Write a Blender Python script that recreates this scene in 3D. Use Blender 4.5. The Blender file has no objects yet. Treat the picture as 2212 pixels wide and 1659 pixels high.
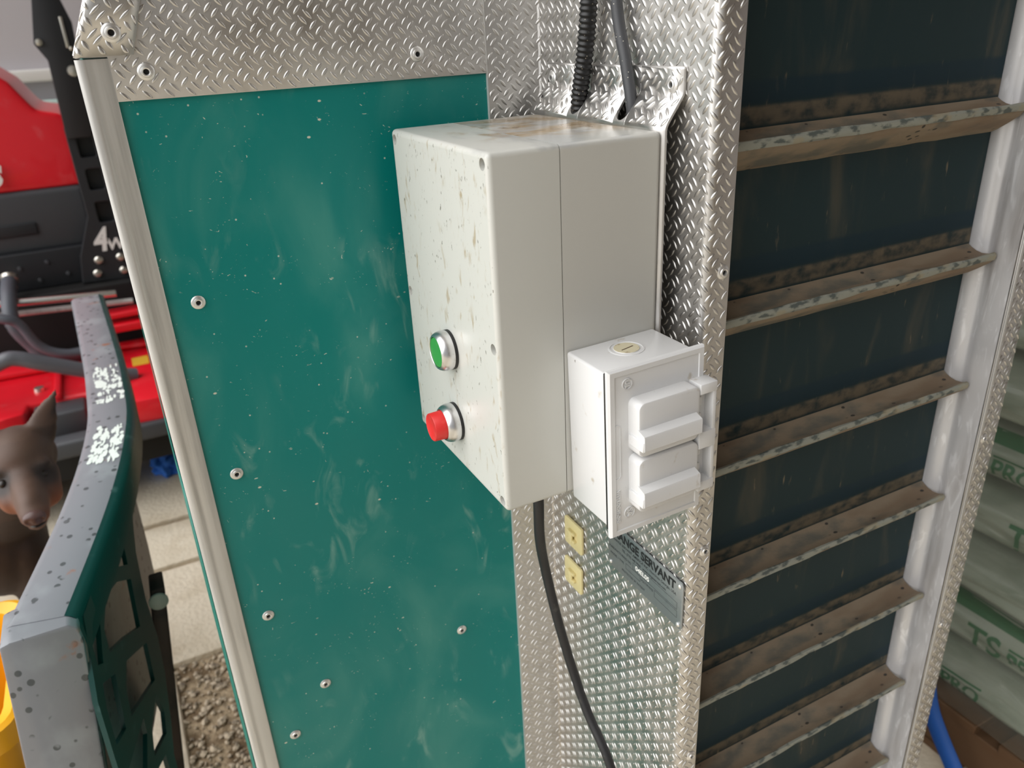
import bpy, bmesh, math, random
import numpy as np
from mathutils import Vector, Matrix, noise
random.seed(4); rng = np.random.default_rng(7)
S = bpy.context.scene
COL = S.collection

# ------------------------------------------------------------------ camera
camd = bpy.data.cameras.new('camera'); cam = bpy.data.objects.new('camera', camd); COL.objects.link(cam)
camd.sensor_width = 36.0; camd.lens = 27.608; camd.clip_start = .02; camd.clip_end = 100
RT = Vector((0.8876813, -0.45799707, -0.04754575)); UP = Vector((0.22919906, 0.34993635, 0.9083019)); FW = Vector((0.39936162, 0.81718005, -0.41560445))
cam.matrix_world = Matrix(((RT.x, UP.x, -FW.x, -.3852), (RT.y, UP.y, -FW.y, -.6966), (RT.z, UP.z, -FW.z, 1.5), (0, 0, 0, 1)))
camd.dof.use_dof = True; camd.dof.focus_distance = .64; camd.dof.aperture_fstop = 9.0
S.camera = cam

# ------------------------------------------------------------------ light: overcast sky, broad soft sun from the open left side
W = bpy.data.worlds.new('overcast_sky'); S.world = W; W.use_nodes = True
nt = W.node_tree; nt.nodes.clear()
wo = nt.nodes.new('ShaderNodeOutputWorld'); bg = nt.nodes.new('ShaderNodeBackground')
tc = nt.nodes.new('ShaderNodeTexCoord'); sp = nt.nodes.new('ShaderNodeSeparateXYZ'); rp = nt.nodes.new('ShaderNodeValToRGB')
nt.links.new(tc.outputs['Generated'], sp.inputs[0]); nt.links.new(sp.outputs['Z'], rp.inputs[0])
rp.color_ramp.elements[0].position = 0; rp.color_ramp.elements[0].color = (.62, .63, .64, 1)
rp.color_ramp.elements[1].position = 1; rp.color_ramp.elements[1].color = (1.0, 1.0, 1.0, 1)
nt.links.new(rp.outputs[0], bg.inputs[0]); bg.inputs[1].default_value = .52; nt.links.new(bg.outputs[0], wo.inputs[0])
sund = bpy.data.lights.new('sun', 'SUN'); sun = bpy.data.objects.new('sun', sund); COL.objects.link(sun)
sund.energy = 4.9; sund.angle = math.radians(85); sund.color = (1, .995, .985)
sun.rotation_euler = Vector((.88, -.06, -.70)).to_track_quat('-Z', 'Y').to_euler()
sun.location = (-3, -2, 4)
S.view_settings.view_transform = 'Standard'; S.view_settings.look = 'None'; S.view_settings.gamma = 1
S.view_settings.use_curve_mapping = False; S.view_settings.exposure = 0.0

# ------------------------------------------------------------------ materials
def lin(r, g, b):
    f = lambda c: ((c/255+.055)/1.055)**2.4 if c > 10 else c/255/12.92
    return (f(r), f(g), f(b), 1)
def mat(name, col, rough=.5, metal=0., layers=(), bump=None, coat=0., spec=.5, roughvar=None, trans=0.):
    """layers: dicts color, kind(noise|spots|wave), scale(vec3), lo, hi, amt, box=[(axis,a,b,fade)], detail"""
    m = bpy.data.materials.new(name); m.use_nodes = True
    n = m.node_tree; b = n.nodes['Principled BSDF']; L = n.links.new
    b.inputs['Base Color'].default_value = col; b.inputs['Roughness'].default_value = rough; b.inputs['Metallic'].default_value = metal
    b.inputs['Specular IOR Level'].default_value = spec; b.inputs['Coat Weight'].default_value = coat
    b.inputs['Transmission Weight'].default_value = trans
    co = n.nodes.new('ShaderNodeTexCoord')
    def tex(kind, scale, detail=4, dist=0.):
        mp = n.nodes.new('ShaderNodeMapping'); mp.inputs['Scale'].default_value = scale
        L(co.outputs['Object'], mp.inputs[0])
        if kind == 'spots':
            t = n.nodes.new('ShaderNodeTexVoronoi'); t.inputs['Scale'].default_value = 1; L(mp.outputs[0], t.inputs['Vector']); return t.outputs['Distance']
        t = n.nodes.new('ShaderNodeTexNoise'); t.inputs['Scale'].default_value = 1; t.inputs['Detail'].default_value = detail
        t.inputs['Distortion'].default_value = dist
        L(mp.outputs[0], t.inputs['Vector']); return t.outputs['Fac']
    def rng_(sock, lo, hi, a=0., c=1.):
        r = n.nodes.new('ShaderNodeMapRange'); r.interpolation_type = 'SMOOTHSTEP'
        r.inputs[1].default_value = lo; r.inputs[2].default_value = hi; r.inputs[3].default_value = a; r.inputs[4].default_value = c
        L(sock, r.inputs[0]); return r.outputs[0]
    def mul(a, c):
        k = n.nodes.new('ShaderNodeMath'); k.operation = 'MULTIPLY'; L(a, k.inputs[0])
        if isinstance(c, (int, float)): k.inputs[1].default_value = c
        else: L(c, k.inputs[1])
        return k.outputs[0]
    cur = None
    for l in layers:
        f = rng_(tex(l.get('kind', 'noise'), l['scale'], l.get('detail', 4), l.get('dist', 0.)), l['lo'], l['hi'])
        f = mul(f, l.get('amt', 1.))
        if 'with' in l:
            w = l['with']; f = mul(f, rng_(tex(w.get('kind', 'noise'), w['scale'], w.get('detail', 3)), w['lo'], w['hi']))
        for ax, a, c, fade in l.get('box', ()):
            s = n.nodes.new('ShaderNodeSeparateXYZ'); L(co.outputs['Object'], s.inputs[0]); o = s.outputs['XYZ'.index(ax)]
            if l.get('mod'):
                k = n.nodes.new('ShaderNodeMath'); k.operation = 'WRAP'; L(o, k.inputs[0]); k.inputs[1].default_value = l['mod'][1]; k.inputs[2].default_value = l['mod'][0]
                o = k.outputs[0]
            f = mul(f, rng_(o, a-fade, a+fade)); f = mul(f, rng_(o, c-fade, c+fade, 1., 0.))
        mx = n.nodes.new('ShaderNodeMix'); mx.data_type = 'RGBA'; L(f, mx.inputs[0])
        if cur is None: mx.inputs[6].default_value = col
        else: L(cur, mx.inputs[6])
        mx.inputs[7].default_value = l['color']; cur = mx.outputs[2]
    if cur is not None: L(cur, b.inputs['Base Color'])
    if roughvar:
        L(rng_(tex('noise', roughvar[0], 5), .3, .7, roughvar[1], roughvar[2]), b.inputs['Roughness'])
    if bump:
        bn = n.nodes.new('ShaderNodeBump'); bn.inputs['Strength'].default_value = bump[1]; bn.inputs['Distance'].default_value = bump[2]
        L(tex('noise', bump[0], 6), bn.inputs['Height']); L(bn.outputs[0], b.inputs['Normal'])
    return m

def V3(s): return (s, s, s)
ALU = mat('tread_aluminium', (.62, .605, .585, 1), .36, 1., layers=[dict(color=(.46, .44, .41, 1), scale=V3(60), lo=.5, hi=.75, amt=.5)], roughvar=(V3(35), .36, .5))
ALUS = mat('mill_aluminium', lin(206, 205, 202), .42, .45, layers=[dict(color=lin(150, 149, 146), scale=(160, 160, 6), lo=.45, hi=.8, amt=.6)], roughvar=((120, 120, 5), .34, .52))
RAIL = mat('scuffed_rail_metal', lin(200, 199, 200), .48, .3, layers=[
    dict(color=lin(228, 228, 230), scale=(40, 90, 22), lo=.55, hi=.7, amt=.7, dist=1.5),
    dict(color=lin(90, 76, 62), scale=(10, 40, 5), lo=.5, hi=.75, amt=.5)], roughvar=(V3(25), .38, .6))
RIV = mat('rivet_aluminium', (.74, .73, .71, 1), .4, .85)
BLACK = mat('black_void', (.004, .004, .004, 1), .7)
GREEN = mat('green_panel_paint', lin(4, 121, 116), .36, 0, spec=.3, layers=[
    dict(color=lin(96, 160, 146), scale=(9, 9, 5), lo=.46, hi=.80, amt=.42, detail=9, dist=.9),
    dict(color=lin(150, 186, 172), scale=(34, 34, 15), lo=.54, hi=.78, amt=.6, detail=10, dist=1.2, **{'with': dict(scale=V3(6), lo=.44, hi=.62)}),
    dict(color=lin(196, 206, 190), scale=(130, 130, 190), lo=.70, hi=.74, amt=.9, detail=3, dist=2.5, **{'with': dict(scale=V3(11), lo=.45, hi=.55)}),
    dict(color=lin(190, 200, 186), kind='spots', scale=(95, 95, 95), lo=.10, hi=.05, amt=.9, **{'with': dict(scale=V3(23), lo=.50, hi=.56)}),
    dict(color=lin(206, 206, 188), kind='spots', scale=(38, 38, 60), lo=.075, hi=.045, amt=.9, **{'with': dict(scale=V3(16), lo=.50, hi=.56)})],
    roughvar=((14, 14, 9), .28, .5))
GREENEDGE = mat('green_sheet_paint', lin(30, 112, 100), .4)
FR = [('X', -.3, -.1595, .0006)]
TOPB = ('Z', 1.4215, 1.6, .0012)
dirtspk = [dict(color=lin(150, 128, 84), scale=(150, 150, 62), lo=.55, hi=.74, amt=.75, detail=8, dist=.5, box=FR, **{'with': dict(scale=(26, 26, 9), lo=.42, hi=.58)}),
           dict(color=lin(92, 84, 72), scale=(300, 300, 170), lo=.64, hi=.72, amt=.85, detail=4, box=FR, **{'with': dict(scale=V3(24), lo=.40, hi=.5)}),
           dict(color=lin(150, 152, 152), scale=(30, 12, 30), lo=.46, hi=.66, amt=.8, detail=6, box=[TOPB]),
           dict(color=lin(150, 124, 84), scale=(60, 40, 60), lo=.5, hi=.68, amt=.7, detail=8, box=[TOPB, ('X', -.135, .1, .012), ('Y', -.16, -.05, .03)])]
COVER = mat('grey_white_plastic_cover', lin(196, 196, 190), .3, layers=dirtspk, spec=.5)
topdirt = [dict(color=lin(158, 130, 86), scale=(34, 30, 34), lo=.28, hi=.56, amt=.9, detail=9, box=[TOPB, ('X', -.118, .2, .010), ('Y', -.175, -.035, .03)]),
           dict(color=lin(110, 86, 54), scale=(90, 90, 90), lo=.52, hi=.68, amt=.7, detail=7, box=[TOPB, ('Y', -.16, -.05, .03)]),
           dict(color=lin(176, 178, 178), scale=(14, 30, 14), lo=.46, hi=.6, amt=.7, box=[TOPB])]
CASE = mat('grey_white_plastic_base', lin(194, 193, 187), .24, layers=topdirt+[dict(color=lin(160, 150, 125), scale=(60, 60, 30), lo=.68, hi=.76, amt=.4, detail=6)], spec=.5)
PVC = mat('white_painted_metal', lin(214, 214, 214), .34, layers=[dict(color=lin(160, 142, 110), scale=(70, 70, 50), lo=.66, hi=.76, amt=.55, detail=6), dict(color=lin(110, 100, 90), scale=V3(170), lo=.745, hi=.78, amt=.8)])
TAN = mat('tan_plug_filler', lin(206, 198, 170), .6, layers=[dict(color=lin(140, 116, 80), scale=V3(160), lo=.55, hi=.7, amt=.7)])
CREAM = mat('cream_nylon', lin(226, 212, 158), .5)
RUBBER = mat('black_rubber', lin(24, 24, 25), .5)
CABLE = mat('black_cable_jacket', lin(30, 30, 32), .55, layers=[dict(color=lin(95, 92, 86), scale=V3(90), lo=.6, hi=.8, amt=.4)])
GCABLE = mat('dark_grey_cable_jacket', lin(62, 63, 66), .5, layers=[dict(color=lin(205, 200, 185), kind='spots', scale=V3(330), lo=.16, hi=.1, amt=.8, **{'with': dict(scale=V3(90), lo=.5, hi=.56)})])
CONDUIT = mat('black_corrugated_plastic', lin(22, 22, 23), .45, layers=[dict(color=lin(190, 180, 160), kind='spots', scale=V3(260), lo=.14, hi=.08, amt=.8)])
CHROME = mat('satin_chrome', (.72, .72, .73, 1), .3, 1., layers=[dict(color=(.5, .48, .45, 1), scale=V3(260), lo=.55, hi=.75, amt=.5)])
BGREEN = mat('green_button_plastic', lin(48, 140, 62), .45, layers=[dict(color=lin(120, 160, 110), scale=V3(140), lo=.55, hi=.8, amt=.35)])
BRED = mat('red_button_plastic', lin(208, 44, 42), .4, layers=[dict(color=lin(226, 110, 96), scale=V3(150), lo=.55, hi=.8, amt=.45)])
SCREW = mat('screw_steel', (.35, .34, .33, 1), .4, 1.)
BELT = mat('dark_conveyor_belt', lin(24, 46, 50), .6, spec=.3, layers=[
    dict(color=lin(86, 80, 66), scale=(30, 30, 7), lo=.50, hi=.80, amt=.55, detail=8, dist=.6),
    dict(color=lin(150, 132, 104), scale=(110, 110, 26), lo=.64, hi=.76, amt=.6, detail=6),
    dict(color=lin(112, 100, 82), scale=(60, 60, 90), lo=.25, hi=.65, amt=.85, detail=6, mod=(.988, 1.1305), box=[('Z', .990, 1.0045, .0020)]),
    dict(color=lin(16, 42, 52), scale=(30, 30, 40), lo=.2, hi=.4, amt=.9, mod=(.988, 1.1305), box=[('Z', 1.007, 1.024, .0025)])])
CLEAT = mat('dusty_rubber_cleat', lin(134, 120, 102), .75, spec=.3, layers=[
    dict(color=lin(84, 88, 84), scale=(20, 40, 20), lo=.5, hi=.7, amt=.75, detail=6),
    dict(color=lin(112, 92, 74), scale=(9, 30, 9), lo=.5, hi=.68, amt=.6),
    dict(color=lin(36, 38, 38), kind='spots', scale=(75, 130, 75), lo=.24, hi=.18, amt=.85, **{'with': dict(scale=V3(14), lo=.52, hi=.58)})], bump=(V3(200), .3, .001))
LIP = mat('worn_cleat_lip', lin(140, 142, 132), .7, layers=[dict(color=lin(70, 78, 76), scale=(70, 70, 160), lo=.48, hi=.62, amt=.9, detail=6), dict(color=lin(150, 138, 112), scale=(40, 60, 60), lo=.58, hi=.7, amt=.6)])
NAMEPL = mat('brushed_nameplate', (.36, .39, .41, 1), .42, .8, layers=[dict(color=(.2, .22, .24, 1), scale=V3(140), lo=.5, hi=.8, amt=.4)])
INK = mat('black_print', lin(24, 26, 28), .6)
WINK = mat('white_print', lin(236, 236, 232), .6)
FGREY = mat('worn_grey_paint', lin(128, 130, 136), .34, spec=.6, layers=[
    dict(color=lin(160, 166, 170), scale=(14, 10, 10), lo=.5, hi=.72, amt=.5),
    dict(color=lin(58, 64, 66), kind='spots', scale=(60, 48, 48), lo=.27, hi=.21, amt=.85, **{'with': dict(scale=V3(22), lo=.42, hi=.48)}),
    dict(color=lin(158, 96, 58), scale=(22, 16, 20), lo=.63, hi=.71, amt=.8, detail=6)])
FGREEN = mat('dark_green_gloss_paint', lin(14, 64, 61), .3, spec=.5, layers=[
    dict(color=lin(150, 92, 56), scale=(24, 24, 24), lo=.70, hi=.77, amt=.8, detail=6),
    dict(color=lin(96, 132, 130), scale=(30, 30, 30), lo=.6, hi=.75, amt=.35, detail=7)])
STICK = mat('worn_white_decal', lin(232, 238, 232), .5)
YELLOW = mat('yellow_plastic', lin(244, 176, 28), .4)
BROWNST = mat('rusty_brown_steel', lin(74, 58, 52), .55, layers=[dict(color=lin(40, 36, 34), scale=V3(12), lo=.45, hi=.65)])
REDP = mat('red_machine_paint', lin(226, 26, 42), .3, coat=.25, layers=[dict(color=lin(226, 112, 116), scale=(10, 10, 10), lo=.62, hi=.8, amt=.45, detail=6)])
BLKP = mat('black_machine_paint', lin(34, 36, 40), .5)
GRYP = mat('charcoal_plastic', lin(66, 68, 72), .55)
ZINC = mat('zinc_bolt', (.7, .67, .6, 1), .35, 1.)
HOSE = mat('grey_hydraulic_hose', lin(84, 88, 96), .5)
CONC = mat('dusty_concrete', lin(226, 215, 194), .9, spec=.2, layers=[
    dict(color=lin(204, 190, 166), scale=V3(6), lo=.45, hi=.7, amt=.8, detail=8), dict(color=lin(236, 227, 208), scale=V3(28), lo=.55, hi=.75, amt=.6, detail=6)], bump=(V3(80), .4, .008))
EARTH = mat('brown_gravel_dirt', lin(172, 154, 128), .95, spec=.1, layers=[dict(color=lin(120, 102, 80), scale=V3(20), lo=.45, hi=.65, detail=8)], bump=(V3(40), .9, .02))
STONE = mat('pale_gravel_stone', lin(186, 172, 150), .85, layers=[dict(color=lin(120, 108, 92), scale=V3(60), lo=.45, hi=.65)])
WALLM = mat('pale_grey_wall', lin(196, 192, 196), .8)
TEAL = mat('pale_teal_sheet', lin(196, 220, 214), .6)
BAG = mat('pale_green_plastic_bag', lin(150, 158, 142), .32, spec=.5, layers=[
    dict(color=lin(112, 124, 106), scale=(9, 6, 16), lo=.42, hi=.7, amt=.8, detail=5), dict(color=lin(186, 190, 178), scale=(20, 9, 50), lo=.6, hi=.72, amt=.5, dist=1.)], bump=((30, 14, 60), .5, .006))
BAGINK = mat('green_bag_print', lin(24, 92, 50), .5)
WOOD = mat('pallet_wood', lin(96, 70, 46), .8, layers=[dict(color=lin(96, 66, 38), scale=(60, 6, 60), lo=.45, hi=.7, amt=.7)])
STRAP = mat('blue_webbing', lin(34, 92, 176), .6)
RAG = mat('blue_cloth', lin(50, 116, 214), .8)

# ------------------------------------------------------------------ helpers
ROOTS = {}
def thing(name, label, cat, loc=(0, 0, 0), group=None):
    o = bpy.data.objects.new(name, None); COL.objects.link(o); o.location = loc; o.empty_display_size = .02
    o['label'] = label; o['category'] = cat
    if group: o['group'] = group
    ROOTS[o] = Matrix.Translation(loc); return o
def tag(o, label, cat, group=None):
    o['label'] = label; o['category'] = cat
    if group: o['group'] = group
    return o
def link(o, parent):
    COL.objects.link(o)
    if parent is not None:
        o.parent = parent
        r = ROOTS.get(parent)
        if r is not None: o.matrix_parent_inverse = r.inverted()
    return o
def mesh(name, v, f, m, parent=None, smooth=None, M=None):
    me = bpy.data.meshes.new(name); me.from_pydata([tuple(p) for p in v], [], [tuple(int(i) for i in q) for q in f]); me.update()
    return fin(name, me, m, parent, smooth, M)
def fin(name, me, m, parent=None, smooth=None, M=None):
    if M is not None: me.transform(M)
    if m is not None: me.materials.append(m)
    if smooth is not None: me.shade_smooth(); me.set_sharp_from_angle(angle=math.radians(smooth))
    return link(bpy.data.objects.new(name, me), parent)
def inst(name, me, M, parent):
    o = bpy.data.objects.new(name, me); link(o, parent); o.matrix_local = M if parent not in ROOTS else M
    return o
def bmout(name, bm, m, parent, smooth=None, M=None):
    me = bpy.data.meshes.new(name); bmesh.ops.recalc_face_normals(bm, faces=bm.faces[:]); bm.to_mesh(me); bm.free(); return fin(name, me, m, parent, smooth, M)
def bxm(x0, x1, y0, y1, z0, z1, bev=0., seg=3, bm=None):
    bm = bm or bmesh.new()
    r = bmesh.ops.create_cube(bm, size=1, matrix=Matrix.Translation(((x0+x1)/2, (y0+y1)/2, (z0+z1)/2)) @ Matrix.Diagonal((abs(x1-x0), abs(y1-y0), abs(z1-z0), 1)))
    if bev > 0:
        es = list({e for v in r['verts'] for e in v.link_edges})
        bmesh.ops.bevel(bm, geom=es, offset=bev, segments=seg, profile=.5, affect='EDGES')
    return bm
def box(name, x0, x1, y0, y1, z0, z1, m, parent=None, bev=.001, seg=3, M=None):
    return bmout(name, bxm(x0, x1, y0, y1, z0, z1, bev, seg), m, parent, 40, M)
def sheet(name, prof, a0, a1, axis, m, parent=None, thick=0., smooth=35, n=1):
    """sweep an open or closed 2-D profile along an axis. axis z: prof=(x,y); axis y: prof=(x,z); axis x: prof=(y,z)"""
    ts = np.linspace(a0, a1, n+1); v = []; k = len(prof)
    for t in ts:
        for p, q in prof:
            v.append((p, q, t) if axis == 'z' else (p, t, q) if axis == 'y' else (t, p, q))
    f = [(j*k+i, j*k+i+1, (j+1)*k+i+1, (j+1)*k+i) for j in range(n) for i in range(k-1)]
    o = mesh(name, v, f, m, parent, smooth)
    if thick:
        md = o.modifiers.new('thickness', 'SOLIDIFY'); md.thickness = thick; md.offset = -1
    return o
def prism(name, poly, a0, a1, axis, m, parent=None, bev=0., smooth=35, M=None, seg=2):
    bm = bmesh.new(); P = lambda p, q, t: (p, q, t) if axis == 'z' else (p, t, q) if axis == 'y' else (t, p, q)
    A = [bm.verts.new(P(p, q, a0)) for p, q in poly]; B = [bm.verts.new(P(p, q, a1)) for p, q in poly]; k = len(poly)
    bm.faces.new(A); bm.faces.new(B[::-1])
    for i in range(k): bm.faces.new((A[i], B[i], B[(i+1) % k], A[(i+1) % k]))
    bmesh.ops.recalc_face_normals(bm, faces=bm.faces[:])
    if bev: bmesh.ops.bevel(bm, geom=bm.edges[:], offset=bev, segments=seg, profile=.5, affect='EDGES', clamp_overlap=True)
    return bmout(name, bm, m, parent, smooth, M)
def smoothpath(pts, n=8):
    P = [Vector(p) for p in pts]; out = []
    for i in range(len(P)-1):
        p0 = P[max(i-1, 0)]; p1 = P[i]; p2 = P[i+1]; p3 = P[min(i+2, len(P)-1)]
        for j in range(n):
            t = j/n
            out.append(.5*((2*p1)+(p2-p0)*t+(2*p0-5*p1+4*p2-p3)*t*t+(3*p1-p0-3*p2+p3)*t**3))
    out.append(P[-1]); return out
def tube(name, pts, r, m, parent=None, seg=14, n=8, rf=None):
    P = smoothpath(pts, n); v = []; f = []; up = Vector((.31, .2, .93))
    for i, p in enumerate(P):
        t = (P[min(i+1, len(P)-1)]-P[max(i-1, 0)]).normalized(); a = t.cross(up)
        if a.length < 1e-3: a = t.cross(Vector((1, 0, 0)))
        a.normalize(); b = a.cross(t); rr = rf(i) if rf else r
        for k in range(seg):
            w = 2*math.pi*k/seg; v.append(p+(a*math.cos(w)+b*math.sin(w))*rr)
    for i in range(len(P)-1):
        for k in range(seg): f.append((i*seg+k, i*seg+(k+1) % seg, (i+1)*seg+(k+1) % seg, (i+1)*seg+k))
    f.append(tuple(range(seg))[::-1]); f.append(tuple((len(P)-1)*seg+k for k in range(seg)))
    return mesh(name, v, f, m, parent, 60)
def lathe_me(name, prof, seg=24, cap=True):
    """profile (r, h) about +Z"""
    v = []; f = []
    for r, h in prof:
        for k in range(seg): v.append((r*math.cos(2*math.pi*k/seg), r*math.sin(2*math.pi*k/seg), h))
    for i in range(len(prof)-1):
        for k in range(seg): f.append((i*seg+k, i*seg+(k+1) % seg, (i+1)*seg+(k+1) % seg, (i+1)*seg+k))
    if cap: f.append(tuple((len(prof)-1)*seg+k for k in range(seg)))
    me = bpy.data.meshes.new(name); me.from_pydata(v, [], f); me.update(); me.shade_smooth(); me.set_sharp_from_angle(angle=math.radians(35)); return me
def AX(loc, nrm, spin=0):
    return Matrix.Translation(loc) @ Vector(nrm).to_track_quat('Z', 'Y').to_matrix().to_4x4() @ Matrix.Rotation(spin, 4, 'Z')
def lathe(name, prof, loc, nrm, m, parent=None, seg=28):
    me = lathe_me(name, prof, seg); return fin(name, me, m, parent, None, AX(loc, nrm))
def holed(name, outer, holes, thick, m, parent, M, bev=0.):
    cu = bpy.data.curves.new(name, 'CURVE'); cu.dimensions = '2D'; cu.fill_mode = 'BOTH'; cu.extrude = thick/2; cu.bevel_depth = bev; cu.bevel_resolution = 1
    for pl in [outer]+holes:
        s = cu.splines.new('POLY'); s.points.add(len(pl)-1); s.use_cyclic_u = True
        for p, q in zip(s.points, pl): p.co = (q[0], q[1], 0, 1)
    return fromcurve(name, cu, m, parent, M)
def fromcurve(name, cu, m, parent, M):
    t = bpy.data.objects.new('tmp', cu)
    me = bpy.data.meshes.new_from_object(t); bpy.data.objects.remove(t); bpy.data.curves.remove(cu)
    me.name = name; me.materials.clear(); return fin(name, me, m, parent, 30, M)
def text(name, body, size, m, parent, M, ext=.0003, bold=0., sx=1., align='CENTER', post=None):
    cu = bpy.data.curves.new(name, 'FONT'); cu.body = body; cu.size = size; cu.align_x = align; cu.align_y = 'CENTER'; cu.extrude = ext; cu.offset = bold
    cu.resolution_u = 3
    o = fromcurve(name, cu, m, parent, M @ Matrix.Diagonal((sx, 1, 1, 1)))
    if post: post(o.data)
    return o
def basis(o, right, up):
    r = Vector(right).normalized(); u = Vector(up).normalized(); n = r.cross(u)
    return Matrix(((r.x, u.x, n.x, o[0]), (r.y, u.y, n.y, o[1]), (r.z, u.z, n.z, o[2]), (0, 0, 0, 1)))
def rrect(x0, x1, y0, y1, r, n=5):
    out = []
    for cx, cy, a in ((x1-r, y1-r, 0), (x0+r, y1-r, 90), (x0+r, y0+r, 180), (x1-r, y0+r, 270)):
        for k in range(n+1):
            w = math.radians(a+90*k/n); out.append((cx+r*math.cos(w), cy+r*math.sin(w)))
    return out

# raised tread lenses: pairs of lens shapes, turned crosswise from pair to pair
PITCH = .01575
def lens_template():
    v = [(-1, 0, 0)]; sec = ((-1, 0), (-.70, .88), (0, 1), (.70, .88), (1, 0)); st = (-.68, -.36, 0, .36, .68)
    for s in st:
        for a, h in sec: v.append((s, a*(1-s*s), h*(1-s**4)))
    v.append((1, 0, 0)); f = []
    for j in range(4): f.append((0, 2+j, 1+j))
    for i in range(4):
        for j in range(4): a = 1+i*5+j; f.append((a, a+1, a+6, a+5))
    e = len(v)-1
    for j in range(4): a = 1+4*5+j; f.append((a, a+1, e))
    return np.array(v, float), f
LV, LF = lens_template()
def tread(name, mapping, u0, u1, v0, v1, parent, ph=(0, 0), keep=None, edge=.0012, m=ALU):
    V = []; F = []; nb = 0; L = .0050; Wd = .00155; H = .00085; sep = .0030
    i0 = int((u0-ph[0])/PITCH)-1; i1 = int((u1-ph[0])/PITCH)+2; j0 = int((v0-ph[1])/PITCH)-1; j1 = int((v1-ph[1])/PITCH)+2
    for i in range(i0, i1):
        for j in range(j0, j1):
            for kind in (0, 1):
                cu = ph[0]+(i+.5*kind)*PITCH; cv = ph[1]+(j+.5*kind)*PITCH
                ang = math.radians(48 if kind == 0 else -48+0)
                d = np.array((math.cos(ang), math.sin(ang))); q = np.array((-d[1], d[0]))
                for s in (-1, 1):
                    c = np.array((cu, cv))+q*s*sep
                    if not (u0-.003 < c[0] < u1+.003 and v0-.003 < c[1] < v1+.003): continue
                    if keep and not keep(c[0], c[1]): continue
                    P = c+LV[:, :1]*L*d+LV[:, 1:2]*Wd*q
                    P[:, 0] = np.clip(P[:, 0], u0+edge, u1-edge); P[:, 1] = np.clip(P[:, 1], v0+edge, v1-edge)
                    if np.ptp(P[:, 0]) < .002 or np.ptp(P[:, 1]) < .002: continue
                    V.append(mapping(P[:, 0], P[:, 1], LV[:, 2]*H-.00005)); F += [tuple(k+nb for k in f) for f in LF]; nb += len(LV)
    if not V: return None
    o = mesh(name, np.concatenate(V), F, m, parent); o.data.shade_smooth(); o['kind'] = 'stuff'
    return o
def profile_map(prof):
    """prof: list of (x,y) points of a profile swept along z; u runs along it, h goes out along the left-hand normal"""
    P = np.array(prof, float); seg = np.diff(P, axis=0); ln = np.hypot(*seg.T); cum = np.concatenate([[0], np.cumsum(ln)])
    nr = np.stack([seg[:, 1], -seg[:, 0]], 1)/ln[:, None]
    vn = np.zeros_like(P); vn[:-1] += nr; vn[1:] += nr; vn /= np.linalg.norm(vn, axis=1)[:, None]
    def f(u, v, h):
        x = np.interp(u, cum, P[:, 0]); y = np.interp(u, cum, P[:, 1]); nx = np.interp(u, cum, vn[:, 0]); ny = np.interp(u, cum, vn[:, 1])
        return np.stack([x+nx*h, y+ny*h, v], 1)
    return f, cum[-1]

RIVP = [(.0001, 0), (.0060, 0), (.0060, .0007), (.0052, .0014), (.0040, .0017), (.0036, .0024), (.0028, .0027), (.0021, .0024), (.0019, .0006)]
RIVME = lathe_me('rivet', RIVP, 22); RIVME.materials.append(RIV)
COREME = lathe_me('rivet_core', [(.0019, .0006), (.0019, .0009), (.0001, .0009)], 14); COREME.materials.append(BLACK)
def rivet(parent, loc, nrm, s=1.):
    o = bpy.data.objects.new('rivet', RIVME); COL.objects.link(o); o.parent = parent
    r = ROOTS.get(parent)
    if r is not None: o.matrix_parent_inverse = r.inverted()
    o.matrix_basis = AX(loc, nrm, random.random()*6) @ Matrix.Scale(s, 4)
    c = bpy.data.objects.new('rivet_core', COREME); COL.objects.link(c); c.parent = o
    return o

# ================================================================== setting
def struct(o): o['kind'] = 'structure'; return o
# ground: dirt base, three concrete slabs separated by joints, gravel margin
ground = struct(box('floor', -7, 6, -4, 9, -.3, -.018, EARTH, None, 0))
def slab(x0, x1, y0, y1):
    bm = bxm(x0, x1, y0, y1, -.1, 0, .012, 2); o = bmout('concrete_slab', bm, CONC, ground, 40); return o
slab(-6, -.32, 1.91, 8.8); slab(-6, -.32, 1.63, 1.885); slab(-6, -.32, 1.16, 1.61); slab(.88, 5.5, -3.8, 3.2); slab(-6, -.52, -3.8, 1.14); slab(-.5, .86, -3.8, -.32)
# loose stones in the gravel strip beside the cabinet
def stones():
    V = []; F = []; nb = 0
    bm = bmesh.new(); bmesh.ops.create_icosphere(bm, subdivisions=1, radius=1); base = np.array([v.co[:] for v in bm.verts]); fc = [[v.index for v in f.verts] for f in bm.faces]; bm.free()
    for k in range(1300):
        x = -.53+rng.random()*.19; y = .25+rng.random()*.98; r = .0022+.0085*rng.random()**3
        sc = r*(.7+.6*rng.random(3)); sc[2] *= .7
        P = base*sc*(1+.25*rng.standard_normal((len(base), 1))*.4)
        a = rng.random()*6.28; c, s = math.cos(a), math.sin(a); P = P@np.array(((c, -s, 0), (s, c, 0), (0, 0, 1)))
        V.append(P+np.array((x, y, -.016+r*.35))); F += [[i+nb for i in f] for f in fc]; nb += len(base)
    o = mesh('gravel', np.concatenate(V), F, STONE); o['kind'] = 'stuff'; o['label'] = 'pale loose gravel lying between the concrete and the green cabinet'; o['category'] = 'gravel'
stones()
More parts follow.
